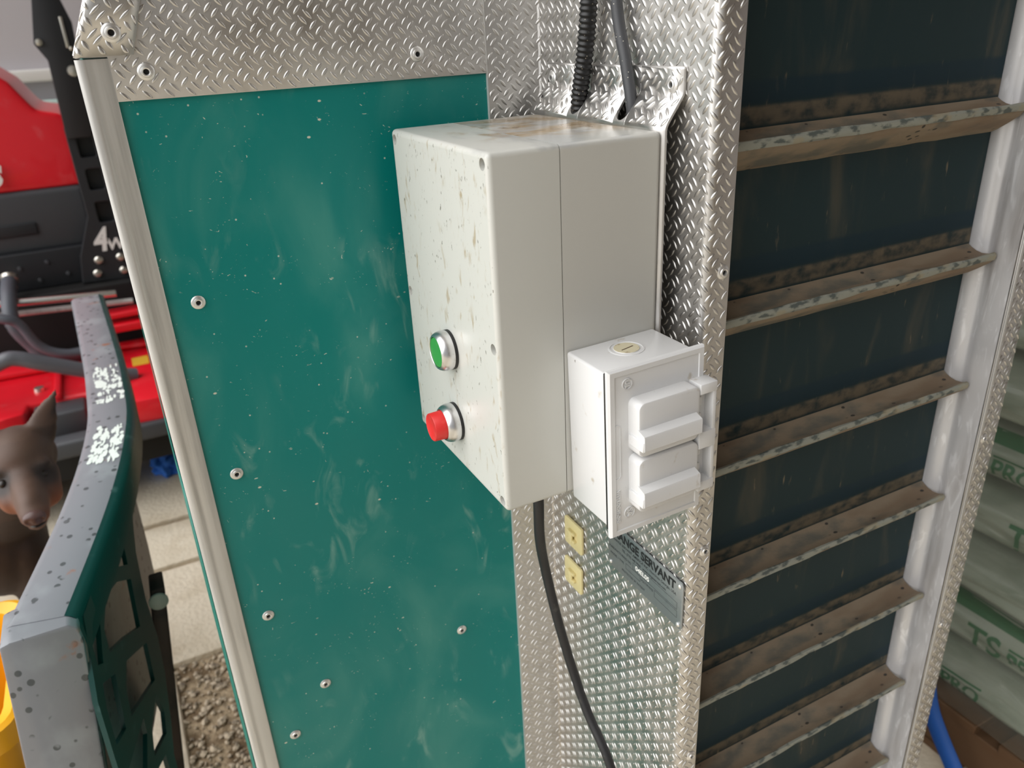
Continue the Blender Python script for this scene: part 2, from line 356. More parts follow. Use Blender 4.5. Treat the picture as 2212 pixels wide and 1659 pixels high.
# building behind: pale wall with a white rail, a teal sheet below it
wall = struct(box('wall_back', -6, 5.5, 5.6, 5.75, 0, 4.2, WALLM, None, .01))
trim = struct(box('trim_1', -6, .5, 5.52, 5.6, 1.31, 1.385, mat('white_rail_paint', lin(238, 236, 232), .5), None, .012))
sh = box('insulation_sheet', -2.6, .3, 5.45, 5.515, .25, 1.2, TEAL, None, .01); tag(sh, 'pale teal sheet leaning on the far wall below the white rail', 'sheet')
wr = struct(box('unseen_right_wall', 2.6, 2.72, -3.2, 5.6, 0, 2.75, WALLM, None, .01))  # unseen wall, added behind the pallet to dim the right side
SHADEBOARD = mat('added_shade_boards', lin(150, 142, 132), .8, layers=[dict(color=lin(112, 100, 88), scale=(6, 6, 1), lo=.4, hi=.7)])  # boards of the added, unseen roof and the wall behind the camera
ce = struct(box('unseen_shade_roof', -.62, 2.75, -3.3, 5.75, 2.75, 2.85, SHADEBOARD, None, .01))  # unseen roof, added to block overhead light so it enters from the left
wf = struct(box('unseen_shade_wall', -.62, 2.72, -3.3, -3.2, 0, 2.75, SHADEBOARD, None, .01))  # unseen wall behind the camera, added to cut light from that side

# ================================================================== cabinet with the green panel
cab = thing('dispenser_cabinet', 'green metal cabinet with tread plate header and riveted front panel', 'cabinet', (-.2, .35, 0))
ZT = 1.78
box('green_panel', -.3640, -.045, 0, .004, .12, 1.50, GREEN, cab, 0)
box('carcass', -.379, -.004, .006, .70, .10, 1.49, GREENEDGE, cab, .001)
# header: tread plate with slanted hip at its left
HX = lambda z: -.3640 if z < 1.4925 else -.3845+(z-1.4925)*.43
hz = [1.461, 1.4925, 1.4926, 1.60]
hp = prism('header_plate', [(-.3637, 1.461), (-.0536, 1.461), (-.0536, 1.60), (HX(1.60)+.003, 1.60), (HX(1.4926)+.003, 1.4927), (-.3637, 1.4925)], -.0022, 0, 'y', ALU, cab, .0004)
tread('tread_lenses', lambda u, v, h: np.stack([u, -.0022-h, v], 1), -.3637, -.0536, 1.461, 1.60, hp, ph=(-.3160, 1.5213), keep=lambda u, v: not (u < -.3455+max(0, v-1.4935)*.35 and v > 1.4935))
# roof slope above the header and hip side
mesh('roof_sheet', [(HX(1.6), 0, 1.6), (.0, 0, 1.6), (.0, .3, 1.95), (HX(1.6)+.15, .3, 1.95), (-.3845, .0, 1.4927), (-.3845, .70, 1.4927), (HX(1.6)+.15, .70, 1.95), (0, .7, 1.95)],
     [(0, 1, 2, 3), (4, 0, 3), (4, 3, 6, 5), (3, 2, 7, 6)], ALUS, cab)
# corner cap lapped over the hip: front leaf, rounded edge, side leaf
def cap_xy(w, z):   # w: distance measured across the cap from its right edge, z height
    x0 = -.3455+(z-1.4932)*.352; xl = -.3862+(z-1.4932)*.43
    r = .004; L1 = (x0-xl)-r
    if w <= L1: return (x0-w, -.0048, 0.)
    a = min((w-L1)/(r*math.pi/2), 1)*math.pi/2
    x = x0-L1-r*math.sin(a); y = -.0048+r*(1-math.cos(a))
    if w > L1+r*math.pi/2: y += w-(L1+r*math.pi/2)
    return (x, y, a)
WN = [0, .01, .02, .030, .0358, .0368, .038, .0392, .0404, .0418, .0432, .06]; ZN = [1.4932, 1.53, 1.56, 1.60]
vv = []; ff = []
for z in ZN:
    for w in WN: x, y, a = cap_xy(w, z); vv.append((x, y, z))
for j in range(len(ZN)-1):
    for i in range(len(WN)-1): k = j*len(WN)+i; ff.append((k, k+1, k+len(WN)+1, k+len(WN)))
cp = mesh('corner_cap', vv, ff, ALU, cab, 40)
md = cp.modifiers.new('thickness', 'SOLIDIFY'); md.thickness = .0024; md.offset = 1
def capmap(u, v, h):
    out = []
    for a_, b_, c_ in zip(u, v, h):
        x, y, a = cap_xy(a_, b_); out.append((x-c_*math.sin(a), y-c_*math.cos(a), b_))
    return np.array(out)
tread('tread_lenses', capmap, .0, .055, 1.4932, 1.60, cp, ph=(.004, 1.4985))
for x, z in ((-.3574, 1.5086),): rivet(cab, (x, -.0048, z), (0, -1, 0), 1.12)
for x, z in ((-.3396, 1.4808), (-.1211, 1.4807)): rivet(cab, (x, -.0024, z), (0, -1, 0), 1.05)
for x, z in ((-.3392, 1.297), (-.3392, 1.1268), (-.3395, .9564), (-.339, .7856), (-.1294, .8417), (-.2963, .8404), (-.3392, .615)): rivet(cab, (x, 0, z), (0, -1, 0), 1.0)
# extruded edge trim
tp = [(-.3800, .012), (-.3862, .012), (-.3862, -.0016), (-.3852, -.0034), (-.3832, -.0046), (-.3806, -.0050), (-.3786, -.0046), (-.3768, -.0034), (-.3745, -.0030), (-.3644, -.0030), (-.3634, -.0022), (-.3634, 0)]
prism('edge_trim', tp, .12, 1.4915, 'z', ALUS, cab, 0, 50)
# side sheet, bowed out a little
vv = []; ff = []
NZ = 10; YS = (.012, .05, .12, .3, .7)
for i in range(NZ+1):
    z = .12+(1.1-.12)*i/NZ; b = .0028*math.sin(math.pi*i/NZ)+.0016*(noise.noise((0, 0, z*9)))
    for y in YS: vv.append((-.3872-b*(1 if y > .02 else .3)-.0012*(y > .1), y, z))
for i in range(NZ):
    for j in range(len(YS)-1): k = i*len(YS)+j; ff.append((k, k+1, k+len(YS)+1, k+len(YS)))
ss = mesh('side_sheet', vv, ff, GREENEDGE, cab, 60); md = ss.modifiers.new('thickness', 'SOLIDIFY'); md.thickness = .0012; md.offset = 1

# ================================================================== elevator: folded tread housing, belt, cleats, guide rail
el = thing('belt_elevator', 'tall tread plate elevator housing with dark cleated conveyor belt', 'conveyor', (.2, -.05, 0))
R = .0065; arc = []
for k in range(7):
    a = math.radians(90*k/6); arc.append((R-R*math.cos(a), -.2499+R-R*math.sin(a)))
prof = [(-.0549, -.0036), (-.0016, -.0036), (0, -.0052)]+arc+[(.0239, -.2499)]
fm, ul = profile_map(prof)
hs = sheet('folded_side_plate', prof, .10, ZT, 'z', ALU, el, 0, 30)
tread('tread_lenses', fm, 0, ul, .14, ZT-.01, hs, ph=(.0051, .9530))
sheet('plate_edge', [(-.0549, -.0036), (-.0549, 0)], .10, ZT, 'z', ALUS, el)
sheet('flange_return', [(.0239, -.2499), (.0245, -.2485), (.0245, -.185)], .10, ZT, 'z', ALUS, el)
for z in (1.5805, 1.3205, 1.0610, .8015, .5420): rivet(el, (.0172, -.2499, z), (0, -1, 0), .95)
# belt and its cleats
belt = box('belt', .0265, .3895, -.200, -.190, .10, ZT, BELT, el, 0)
cl = [(-.199, 0), (-.2040, -.0032), (-.2095, -.0058), (-.2160, -.0070), (-.2225, -.0062), (-.2282, -.0040)]      # concave upper face (y, z)
under = [(-.2290, -.0105), (-.2260, -.0155), (-.2150, -.0235), (-.2060, -.0300), (-.199, -.0330)]
lip = [(-.2282, -.0040), (-.2300, -.0036), (-.2312, -.0052), (-.2310, -.0088), (-.2300, -.0108), (-.2290, -.0105)]
def bar(name, pl, x0, x1, m, parent, nx=14, wob=.0006):
    v = []; f = []; k = len(pl)
    for i in range(nx+1):
        x = x0+(x1-x0)*i/nx
        for a, (y, z) in enumerate(pl):
            w = wob*noise.noise((x*30, a*3.1, pl[0][1]*50)); v.append((x, y+w, z+w))
    for i in range(nx):
        for a in range(k): f.append((i*k+a, i*k+(a+1) % k, (i+1)*k+(a+1) % k, (i+1)*k+a))
    f.append(tuple(range(k))); f.append(tuple(nx*k+a for a in range(k))[::-1])
    me = bpy.data.meshes.new(name); me.from_pydata(v, [], f); me.update(); bm = bmesh.new(); bm.from_mesh(me); bmesh.ops.recalc_face_normals(bm, faces=bm.faces[:]); bm.to_mesh(me); bm.free()
    me.materials.append(m); me.shade_smooth(); me.set_sharp_from_angle(angle=math.radians(38)); return me
bodyme = bar('cleat', cl+under, .0300, .3890, CLEAT, None); lipme = bar('cleat_lip', lip, .0300, .3885, LIP, None, 30, .0012)
for k in range(10):
    z = 1.7+(-k)*.1425+.0005 - (1.7-1.558)
    c = bpy.data.objects.new('cleat', bodyme); link(c, el); c.location = (0, 0, z)
    c.matrix_parent_inverse = ROOTS[el].inverted()
    l = bpy.data.objects.new('cleat_lip', lipme); COL.objects.link(l); l.parent = c
# guide rail on the far side, and the far flange of tread plate
rail = [(.3925, -.2490), (.3925, -.2300), (.3940, -.2240), (.3965, -.2195), (.3962, -.2160), (.3930, -.2125), (.3905, -.2090), (.3900, -.2020), (.3912, -.1960), (.3960, -.1900)]
sheet('guide_rail', rail, .10, ZT, 'z', RAIL, el, 0, 60)
fl = box('far_flange', .3915, .4240, -.2515, -.2490, .10, ZT, ALU, el, .0008, 2)
tread('tread_lenses', lambda u, v, h: np.stack([u, -.2515-h, v], 1), .3945, .4240, .14, ZT-.01, fl, ph=(.401, .953))
box('flange_edge_strip', .3912, .3945, -.2534, -.2515, .10, ZT, ALUS, el, .0006, 2)
box('far_side_plate', .4225, .4240, -.2490, -.0062, .10, ZT, ALU, el, 0)
box('rear_panel', .0005, .4240, -.0070, -.0055, .10, ZT, GREENEDGE, el, 0)
box('inner_back', .0250, .4215, -.188, -.0080, .10, ZT, BLKP, el, 0)
for x, z in ((.4025, 1.0644), (.4025, .8044), (.4025, 1.3244)): rivet(el, (x, -.2515, z), (0, -1, 0), .95)

# ================================================================== bracket behind the control box
br = thing('mounting_bracket', 'bent tread plate bracket with two cable slots riveted above grey box', 'bracket', (-.01, -.12, 1.14))
BP = [(-.0022, 1.4672), (-.0022, 1.4500), (-.0026, 1.4485), (-.0036, 1.4468), (-.0050, 1.4450), (-.0150, 1.4310), (-.0162, 1.4292), (-.0172, 1.4270), (-.0176, 1.4248), (-.0176, 1.4180), (-.0176, 1.1420)]
bpA = np.array(BP); bln = np.hypot(*np.diff(bpA, axis=0).T); bcum = np.concatenate([[0], np.cumsum(bln)])
def bpt(u): return float(np.interp(u, bcum, bpA[:, 0])), float(np.interp(u, bcum, bpA[:, 1]))
bsg = np.diff(bpA, axis=0); bn = np.stack([bsg[:, 1], -bsg[:, 0]], 1)/bln[:, None]; bvn = np.zeros_like(bpA); bvn[:-1] += bn; bvn[1:] += bn; bvn /= np.linalg.norm(bvn, axis=1)[:, None]
if bvn[0, 0] > 0: bvn = -bvn
YA, YB = -.0240, -.2195
SLOTS = [(-.0900, .0088), (-.1600, .0080)]; SU0, SU1 = .0150, .0440     # slot centre y, half width; u range
ys = sorted(set([YA, YB]+[c+s*h*math.cos(math.radians(a)) for c, h in SLOTS for s in (-1, 1) for a in range(0, 91, 15)]+[-.05, -.13, -.2]), reverse=True)
us_all = sorted(set(list(bcum)+[SU0, SU1]))
vv = []; ff = []
def addv(u, y): x, z = bpt(u); vv.append((x, y, z)); return len(vv)-1
def column(ya, yb, ua, ub):
    """quads between two y lines; ua/ub: (u at ya, u at yb) limits top and bottom"""
    cuts = [0]+[t for t in np.linspace(0, 1, 24)[1:-1]]+[1]
    prev = None
    for t in cuts:
        a = addv(ua[0]+(ub[0]-ua[0])*t, ya); b = addv(ua[1]+(ub[1]-ua[1])*t, yb)
        if prev: ff.append((prev[0], prev[1], b, a))
        prev = (a, b)
UT, UBt = 0., float(bcum[-1]); UM = float(bcum[8])
def slotlim(y, c, h):
    d = min(abs(y-c)/h, 1); e = h*math.sqrt(max(0, 1-d*d)); return SU0+h-e, SU1-h+e
for a, b in zip(ys[:-1], ys[1:]):
    mid = (a+b)/2; s = [q for q in SLOTS if abs(mid-q[0]) < q[1]]
    if s:
        la, lb = slotlim(a, *s[0]), slotlim(b, *s[0])
        column(a, b, (UT, UT), (la[0], lb[0])); column(a, b, (la[1], lb[1]), (UM, UM))
    else: column(a, b, (UT, UT), (UM, UM))
    column(a, b, (UM, UM), (UBt, UBt))
bm = bmesh.new(); me = bpy.data.meshes.new('bracket_plate'); me.from_pydata(vv, [], ff); bm.from_mesh(me); bmesh.ops.remove_doubles(bm, verts=bm.verts[:], dist=1e-5); bmesh.ops.recalc_face_normals(bm, faces=bm.faces[:]); bm.to_mesh(me); bm.free()
bpl = fin('bracket_plate', me, ALU, br, 40); md = bpl.modifiers.new('thickness', 'SOLIDIFY'); md.thickness = .002; md.offset = 0
def bmap(u, v, h):   # u along -y, v along plate
    x = np.interp(v, bcum, bpA[:, 0]); z = np.interp(v, bcum, bpA[:, 1]); nx = np.interp(v, bcum, bvn[:, 0]); nz = np.interp(v, bcum, bvn[:, 1])
    return np.stack([x+nx*(h+.001), -u, z+nz*(h+.001)], 1)
tread('tread_lenses', bmap, -YA, -YB, 0, .046, bpl, ph=(.006, .004), keep=lambda u, v: all(not (abs(-u-c) < h+.0035 and SU0-.003 < v < SU1+.003) for c, h in SLOTS))
rivet(br, (-.0034, -.0328, 1.4545), (-1, 0, 0), 1.); rivet(br, (-.0034, -.2076, 1.4549), (-1, 0, 0), 1.)

# ================================================================== control box
cb = thing('control_box', 'large grey white plastic control box with green and red push buttons', 'control box', (-.09, -.1228, 1.1445))
BX0, BXS, BX1, BY0, BY1, BZ0, BZ1 = -.1609, -.1062, -.0190, -.0284, -.2172, 1.1445, 1.4245
def rounded(name, x0, x1, m, roundface):
    bm = bxm(x0, x1, BY1, BY0, BZ0, BZ1)
    es = [e for e in bm.edges if abs(e.verts[0].co.x-e.verts[1].co.x) > .01]
    if roundface is not None: es += [e for e in bm.edges if all(abs(v.co.x-roundface) < 1e-6 for v in e.verts)]
    bmesh.ops.bevel(bm, geom=es, offset=.0042, segments=5, profile=.5, affect='EDGES')
    return bmout(name, bm, m, cb, 35)
cover = rounded('cover', BX0, BXS+.0004, COVER, BX0)
base = rounded('base', BXS+.0012, BX1, CASE, BX1)
sm = bmout('seam_gasket', bxm(BXS-.001, BXS+.003, BY1+.0009, BY0-.0009, BZ0+.0009, BZ1-.0009, .003, 2), mat('grey_gasket', lin(120, 118, 108), .7), cb, 40)
# screw wells cut into the cover
cut = bmesh.new(); wells = [(y, z) for y in (-.0366, -.2094) for z in (1.4165, 1.2835, 1.1520)]
for y, z in wells: bmesh.ops.create_cone(cut, cap_ends=True, segments=20, radius1=.0043, radius2=.0043, depth=.012, matrix=Matrix.Translation((BX0, y, z)) @ Matrix.Rotation(math.pi/2, 4, 'Y'))
cm = bpy.data.meshes.new('cut'); cut.to_mesh(cm); cut.free(); co_ = bpy.data.objects.new('cut', cm); COL.objects.link(co_)
md = cover.modifiers.new('wells', 'BOOLEAN'); md.object = co_; md.operation = 'DIFFERENCE'; md.solver = 'EXACT'
dg = bpy.context.evaluated_depsgraph_get(); nm = bpy.data.meshes.new_from_object(cover.evaluated_get(dg)); cover.modifiers.clear(); cover.data = nm; nm.name = 'cover'; nm.set_sharp_from_angle(angle=math.radians(35)); bpy.data.objects.remove(co_)
for y, z in wells:
    s = lathe('cover_screw', [(.0001, 0), (.0034, 0), (.0034, .0012), (.0024, .0020), (.0012, .0021), (.0011, .0010), (.0001, .0010)], (BX0+.0055, y, z), (-1, 0, 0), SCREW, cb, 16)
def button(z, kind):
    y = -.1240; b = thing_part = lathe('push_button', [(.0001, 0), (.0168, 0), (.0172, .0024), (.0172, .0050), (.0166, .0078), (.0155, .0100), (.0143, .0113), (.0137, .0116), (.0132, .0112), (.0131, .0085)], (BX0-.0022, y, z), (-1, 0, 0), CHROME, cb, 40)
    lathe('button_gasket', [(.0001, 0), (.0171, 0), (.0171, .0026), (.0160, .0030)], (BX0, y, z), (-1, 0, 0), RUBBER, b, 40)
    if kind == 'green':
        b['label'] = 'green flush push button'
        lathe('button_cap', [(.0129, 0), (.0129, .0040), (.0124, .0046), (.0001, .0043)], (BX0-.0085, y, z), (-1, 0, 0), BGREEN, b, 36)
    else:
        b['label'] = 'red raised push button'
        lathe('button_cap', [(.0129, 0), (.0124, .0150), (.0119, .0157), (.0115, .0154), (.0001, .0142)], (BX0-.0085, y, z), (-1, 0, 0), BRED, b, 36)
button(1.2550, 'green'); button(1.1874, 'red')

# ================================================================== outlet box on its side
TIL = math.radians(-1.45); OC = Vector((-.0618, 0, 1.2072))
OM = Matrix.Translation(OC) @ Matrix.Rotation(TIL, 4, 'Y')
ob = thing('outlet_box', 'small white weatherproof outlet box with two flip lids on control box side', 'outlet box', (-.0618, -.2172, 1.14))
def obx(name, x0, x1, y0, y1, z0, z1, m, parent, bev=.0015, seg=3): return box(name, x0, x1, y0, y1, z0, z1, m, parent, bev, seg, OM)
obx('body', -.0402, .0402, -.2692, -.2176, -.0655, .0655, PVC, ob, .0022)
obx('gasket', -.0408, .0406, -.2752, -.2688, -.0672, .0666, RUBBER, ob, .0006, 1)
# cover plate with a stepped edge
pl = bmesh.new()
pv = [(x, y, z) for y, q in ((-.2746, 0), (-.2772, 0), (-.2790, .0012), (-.2790, .0050), (-.2782, .0056)) for x, z in ((-.0428+q, -.0706+q), (.0428-q, -.0706+q), (.0428-q, .0706-q), (-.0428+q, .0706-q))]
B = [pl.verts.new(p) for p in pv]
for r in range(4):
    for i in range(4): pl.faces.new((B[r*4+i], B[r*4+(i+1) % 4], B[r*4+4+(i+1) % 4], B[r*4+4+i]))
pl.faces.new(B[16:20]); pl.faces.new(B[0:4])
cpl = bmout('cover_plate', pl, PVC, ob, 20, OM)
YF = -.2782
def fliplid(z0, z1):
    poly = rrect(-.0258, .0288, z0, z1, .0052)
    bm = bmesh.new(); k = len(poly); rings = []
    for y, q in ((YF+.0006, 0), (-.2905, 0), (-.2914, .0004), (-.2918, .0012)):
        cx, cz = .0015, (z0+z1)/2
        rings.append([bm.verts.new((cx+(x-cx)*(1-q/.027), y, cz+(z-cz)*(1-q/.022))) for x, z in poly])
    for a, b in zip(rings[:-1], rings[1:]):
        for i in range(k): bm.faces.new((a[i], a[(i+1) % k], b[(i+1) % k], b[i]))
    bm.faces.new(rings[-1]); bm.faces.new(rings[0])
    o = bmout('flip_lid', bm, PVC, ob, 30, OM)
    h = z1-z0; za = z0+h*.195; zb = z0+h*.495
    rd = [(-.2900, zb+.0022), (-.2985, zb-.0008), (-.2990, zb-.0018), (-.2990, za+.0008), (-.2984, za), (-.2900, za)]
    bm = bmesh.new(); A = [bm.verts.new((-.0262, y, z)) for y, z in rd]; C = [bm.verts.new((.0255, y, z)) for y, z in rd]; n = len(rd)
    bm.faces.new(A); bm.faces.new(C[::-1])
    for i in range(n): bm.faces.new((A[i], C[i], C[(i+1) % n], A[(i+1) % n]))
    bmout('lid_grip', bm, PVC, o, 30, OM)
    obx('lid_tab', -.0272, -.0250, -.2984, -.2800, za-.0006, za+.008, PVC, o, .0006, 1)
    return o
fliplid(.0022, .0462); fliplid(-.0458, -.0004)
# hinge down the right edge
hg = obx('hinge', .0415, .0448, -.2910, YF+.001, -.0455, .0455, PVC, ob, .0006, 2)
for a, b in ((.0380, .0462), (-.0082, .0062), (-.0462, -.0378)): obx('hinge_knuckle', .0292, .0448, -.2918, YF+.001, a, b, PVC, hg, .0008, 2)
obx('hinge_leaf', .0290, .0420, -.2815, YF+.001, -.0380, .0380, PVC, hg, .0005, 1)
for zc in (.0290, .0155, -.0140, -.0285): obx('hinge_pin_lug', .0325, .0362, -.2850, -.2810, zc-.0036, zc+.0036, PVC, hg, .0007, 2)
# raised marks on the plate
def om(x, z, rot): return OM @ basis((x, YF+.0001, z), (1, 0, 0), (0, 0, 1)) @ Matrix.Rotation(math.radians(rot), 4, 'Z')
def ring(name, x, z, r, w, parent):
    n = 28; c = [(r*math.cos(2*math.pi*k/n), r*math.sin(2*math.pi*k/n)) for k in range(n)]; i = [((r-w)/r*a, (r-w)/r*b) for a, b in c]
    holed(name, c, [i], .0018, PVC, parent, om(x, z, 0))
ring('certification_ring', -.0268, .0580, .0043, .0006, cpl); text('certification_mark', 'UL', .0058, PVC, cpl, om(-.0268, .0580, -90), .0009, .0002)
text('certification_mark', 'SA', .0068, PVC, cpl, om(-.0255, -.0515, -90), .0009, .0002)
n = 22; arcp = [(.0048*math.cos(a), .0048*math.sin(a)) for a in np.linspace(.5, 5.8, n)]+[(.0041*math.cos(a), .0041*math.sin(a)) for a in np.linspace(5.8, .5, n)]
holed('certification_arc', arcp, [], .0018, PVC, cpl, om(-.0255, -.0515, -90))
text('raised_lettering', 'WET LOCATIONS', .0045, PVC, cpl, om(-.0358, -.0435, -90), .0008, .00014, .82)
text('raised_lettering', 'WHEN COVER CLOSED', .0042, PVC, cpl, om(-.0403+.0006, -.0440, -90), .0008, .00014, .72)
o_ = rrect(-.0396, -.0330, -.0190, .0270, .0032, 6); i_ = rrect(-.0391, -.0335, -.0185, .0265, .0027, 6)
holed('oval_outline', o_, [i_], .0014, PVC, cpl, om(0, 0, 0))
# threaded plug on top, two ribs at the back
pk = fin('knockout_plug', lathe_me('knockout_plug', [(.0138, -.001), (.0138, .0004), (.0126, .0006), (.0124, -.0003), (.0104, -.0003), (.0100, .0005), (.0001, .0005)], 32), PVC, ob, None, OM @ Matrix.Translation((-.0005, -.2400, .0655)))
fin('plug_filler', lathe_me('plug_filler', [(.0103, -.0008), (.0098, .0008), (.0001, .0007)], 30), TAN, pk, None, OM @ Matrix.Translation((-.0005, -.2400, .0655)))
box('plug_slot', -.0062, .0058, -.2406, -.2396, .0660, .0664, mat('slot_grime', lin(96, 78, 58), .8), pk, 0, 1, OM @ Matrix.Rotation(.2, 4, 'Z') @ Matrix.Translation((-.048, .004, 0)))

# ================================================================== cables, nameplate, tie mounts
cd = [(-.0125, -.116, 1.75), (-.0125, -.1150, 1.60), (-.0122, -.1084, 1.5149), (-.0122, -.1015, 1.4741), (-.0122, -.0965, 1.4561), (-.0118, -.0915, 1.4380), (-.0100, -.0900, 1.4250), (-.0085, -.0895, 1.405)]
P = smoothpath(cd, 40)
# resample evenly so that the corrugations keep their spacing
acc = [0]
for a, b in zip(P[:-1], P[1:]): acc.append(acc[-1]+(b-a).length)
def at_len(s):
    k = min(max(np.searchsorted(acc, s)-1, 0), len(P)-2); t = (s-acc[k])/max(acc[k+1]-acc[k], 1e-9); return P[k].lerp(P[k+1], t)
rib = .0043; npt = int(acc[-1]/rib*6); even = [at_len(acc[-1]*k/npt) for k in range(npt+1)]
o = tube('corrugated_conduit', even, .0074, CONDUIT, None, 20, 1, lambda i: .0074-.0011*(1 if i % 6 in (3, 4) else .55 if i % 6 in (2, 5) else 0))
tag(o, 'black corrugated conduit entering the bracket above the grey box', 'conduit')
o = tube('grey_cable', [(-.0090, -.1320, 1.75), (-.0090, -.1330, 1.60), (-.0088, -.1418, 1.5134), (-.0090, -.1553, 1.4708), (-.0090, -.1635, 1.4428), (-.0080, -.1645, 1.428), (-.0075, -.1645, 1.405)], .0047, GCABLE, None, 16, 10)
tag(o, 'smooth dark grey cable beside the corrugated conduit', 'cable')
o = tube('power_cable', [(-.0900, -.1360, 1.146), (-.0900, -.1365, 1.086), (-.0840, -.1250, 1.035), (-.0700, -.1080, .9800), (-.0600, -.1137, .9115), (-.0500, -.1242, .8494), (-.0450, -.1490, .8000), (-.0400, -.1880, .7515), (-.036, -.2150, .66), (-.034, -.22, .45), (-.034, -.20, .02)], .0052, CABLE, None, 16, 10)
tag(o, 'black rubber cable hanging from the bottom of the grey box', 'cable')

npk = thing('nameplate', 'small grey metal nameplate with black maker lettering riveted on tread plate', 'nameplate', (0, -.186, .972))
prism('plate', [(a, b) for a, b in rrect(-.2475, -.1250, .9745, 1.0285, .004)], -.0026, -.0012, 'x', NAMEPL, npk, .0002)
def nm_(y, z): return basis((-.00262, y, z), (0, -1, 0), (0, 0, 1))
text('plate_lettering', 'RANGE SERVANT', .0134, INK, npk, nm_(-.1862, 1.0195), .00004, .00060, .96)
text('plate_lettering', 'RANGE SERVANT AMERICA INC. Norcross Georgia, USA', .0043, INK, npk, nm_(-.1862, 1.0110), .00003, .00005, .98)
text('plate_lettering', 'TEL. (770) 448 9966   www.rangeservant.com', .0041, INK, npk, nm_(-.1862, 1.0055), .00003, .00005, .95)
text('plate_lettering', 'MANUFACTURING NO.', .0040, INK, npk, nm_(-.1470, .9985), .00003, 0, .95)
text('plate_lettering', 'MODEL / TYPE', .0040, INK, npk, nm_(-.1415, .9910), .00003, 0, .95)
text('plate_lettering', 'VOLT/PH/HZ', .0038, INK, npk, nm_(-.1930, .9905), .00003, 0, .95)
text('plate_lettering', 'PROTECTED BY PATENT', .0038, INK, npk, nm_(-.1700, .9815), .00003, 0, .95)
text('stamped_number', '04EL05', .0074, WINK, npk, nm_(-.1850, .9985), .00003, .00015, 1.05)
def frame(y0, y1, z0, z1): holed('field_outline', [(y0, z0), (y1, z0), (y1, z1), (y0, z1)], [[(y0+.0003, z0+.0003), (y1-.0003, z0+.0003), (y1-.0003, z1-.0003), (y0+.0003, z1-.0003)]], .00006, INK, npk, nm_(0, 0))
frame(.1690, .2400, .9945, 1.0025); frame(.1570, .1820, .9870, .9935); frame(.2050, .2400, .9850, .9930)
for y, z in ((-.2425, 1.0235), (-.2425, .9790), (-.1300, .9790), (-.1300, 1.0235)):
    lathe('plate_rivet', [(.0001, 0), (.0027, 0), (.0026, .0008), (.0016, .0016), (.0001, .0018)], (-.0026, y, z), (-1, 0, 0), RIV, npk, 16)
def mount(yc, zc, lab):
    t = thing('cable_tie_mount', lab, 'tie mount', (0, yc, zc-.016), 'adhesive cable tie mounts')
    prism('base_pad', [(a, b) for a, b in rrect(yc-.0185, yc+.0185, zc-.0180, zc+.0180, .003)], -.0042, -.0012, 'x', CREAM, t, .0006)
    for s in (-1, 1):
        box('saddle_arch', -.0082, -.0040, yc-.0075, yc+.0075, zc+s*.0050-.0016, zc+s*.0050+.0016, CREAM, t, .0008, 2)
    box('saddle_bridge', -.0090, -.0065, yc-.0038, yc+.0038, zc-.0070, zc+.0070, CREAM, t, .0008, 2)
mount(-.0550, .9660, 'upper square cream cable tie mount stuck on tread plate'); mount(-.0530, .9085, 'lower square cream cable tie mount stuck on tread plate')

# ================================================================== steel frame in the left foreground
fr = thing('steel_guard_frame', 'dark green and grey steel guard frame with bent top rail and lattice side', 'frame', (-.53, .5, 0))
ZB = .90
ctr = [(-.571, .200), (-.530, .378), (-.506, .500), (-.488, .620), (-.475, .760), (-.4745, .900), (-.479, 1.10), (-.501, 1.60)]
cs = smoothpath([(x, y, 0) for x, y in ctr], 5)
def rail_sweep(name, sec, m, parent, sm=40):
    v = []; f = []; k = len(sec)
    for i, p in enumerate(cs):
        t = (cs[min(i+1, len(cs)-1)]-cs[max(i-1, 0)]).normalized(); r = Vector((t.y, -t.x, 0))
        for a, z in sec: q = p+r*a; v.append((q.x, q.y, z))
    for i in range(len(cs)-1):
        for a in range(k): f.append((i*k+a, i*k+(a+1) % k, (i+1)*k+(a+1) % k, (i+1)*k+a))
    f.append(tuple(range(k))); f.append(tuple((len(cs)-1)*k+a for a in range(k))[::-1])
    bm = bmesh.new(); me = bpy.data.meshes.new(name); me.from_pydata(v, [], f); bm.from_mesh(me); bmesh.ops.recalc_face_normals(bm, faces=bm.faces[:]); bm.to_mesh(me); bm.free()
    return fin(name, me, m, parent, sm)
tr = rail_sweep('top_rail', [(.0270, ZB), (-.0280, ZB), (-.0345, ZB-.002), (-.0385, ZB-.006), (-.0400, ZB-.013), (-.0400, ZB-.055), (-.0360, ZB-.058), (.0300, ZB-.058), (.0300, ZB-.0008)], FGREY, fr)
rail_sweep('rail_side', [(.0270, ZB+.0004), (.0330, ZB-.001), (.0375, ZB-.0045), (.0400, ZB-.012), (.0400, ZB-.060), (.0302, ZB-.060), (.0302, ZB-.002)], FGREEN, fr)
# front post leaning out from the end of the rail
PM = basis((0, .2, 0), (1, 0, 0), (0, 0, 1))
post = prism('front_post', [(-.611, .896), (-.600, .8990), (-.541, .8990), (-.532, .892), (-.5315, .870), (-.640, 0), (-.720, 0), (-.612, .885)], .176, .242, 'y', FGREY, fr, .003, 40)
prism('post_flange', [(-.538, .893), (-.5310, .885), (-.5300, .860), (-.638, 0), (-.648, 0), (-.541, .86)], .182, .272, 'y', FGREEN, fr, .002, 40)
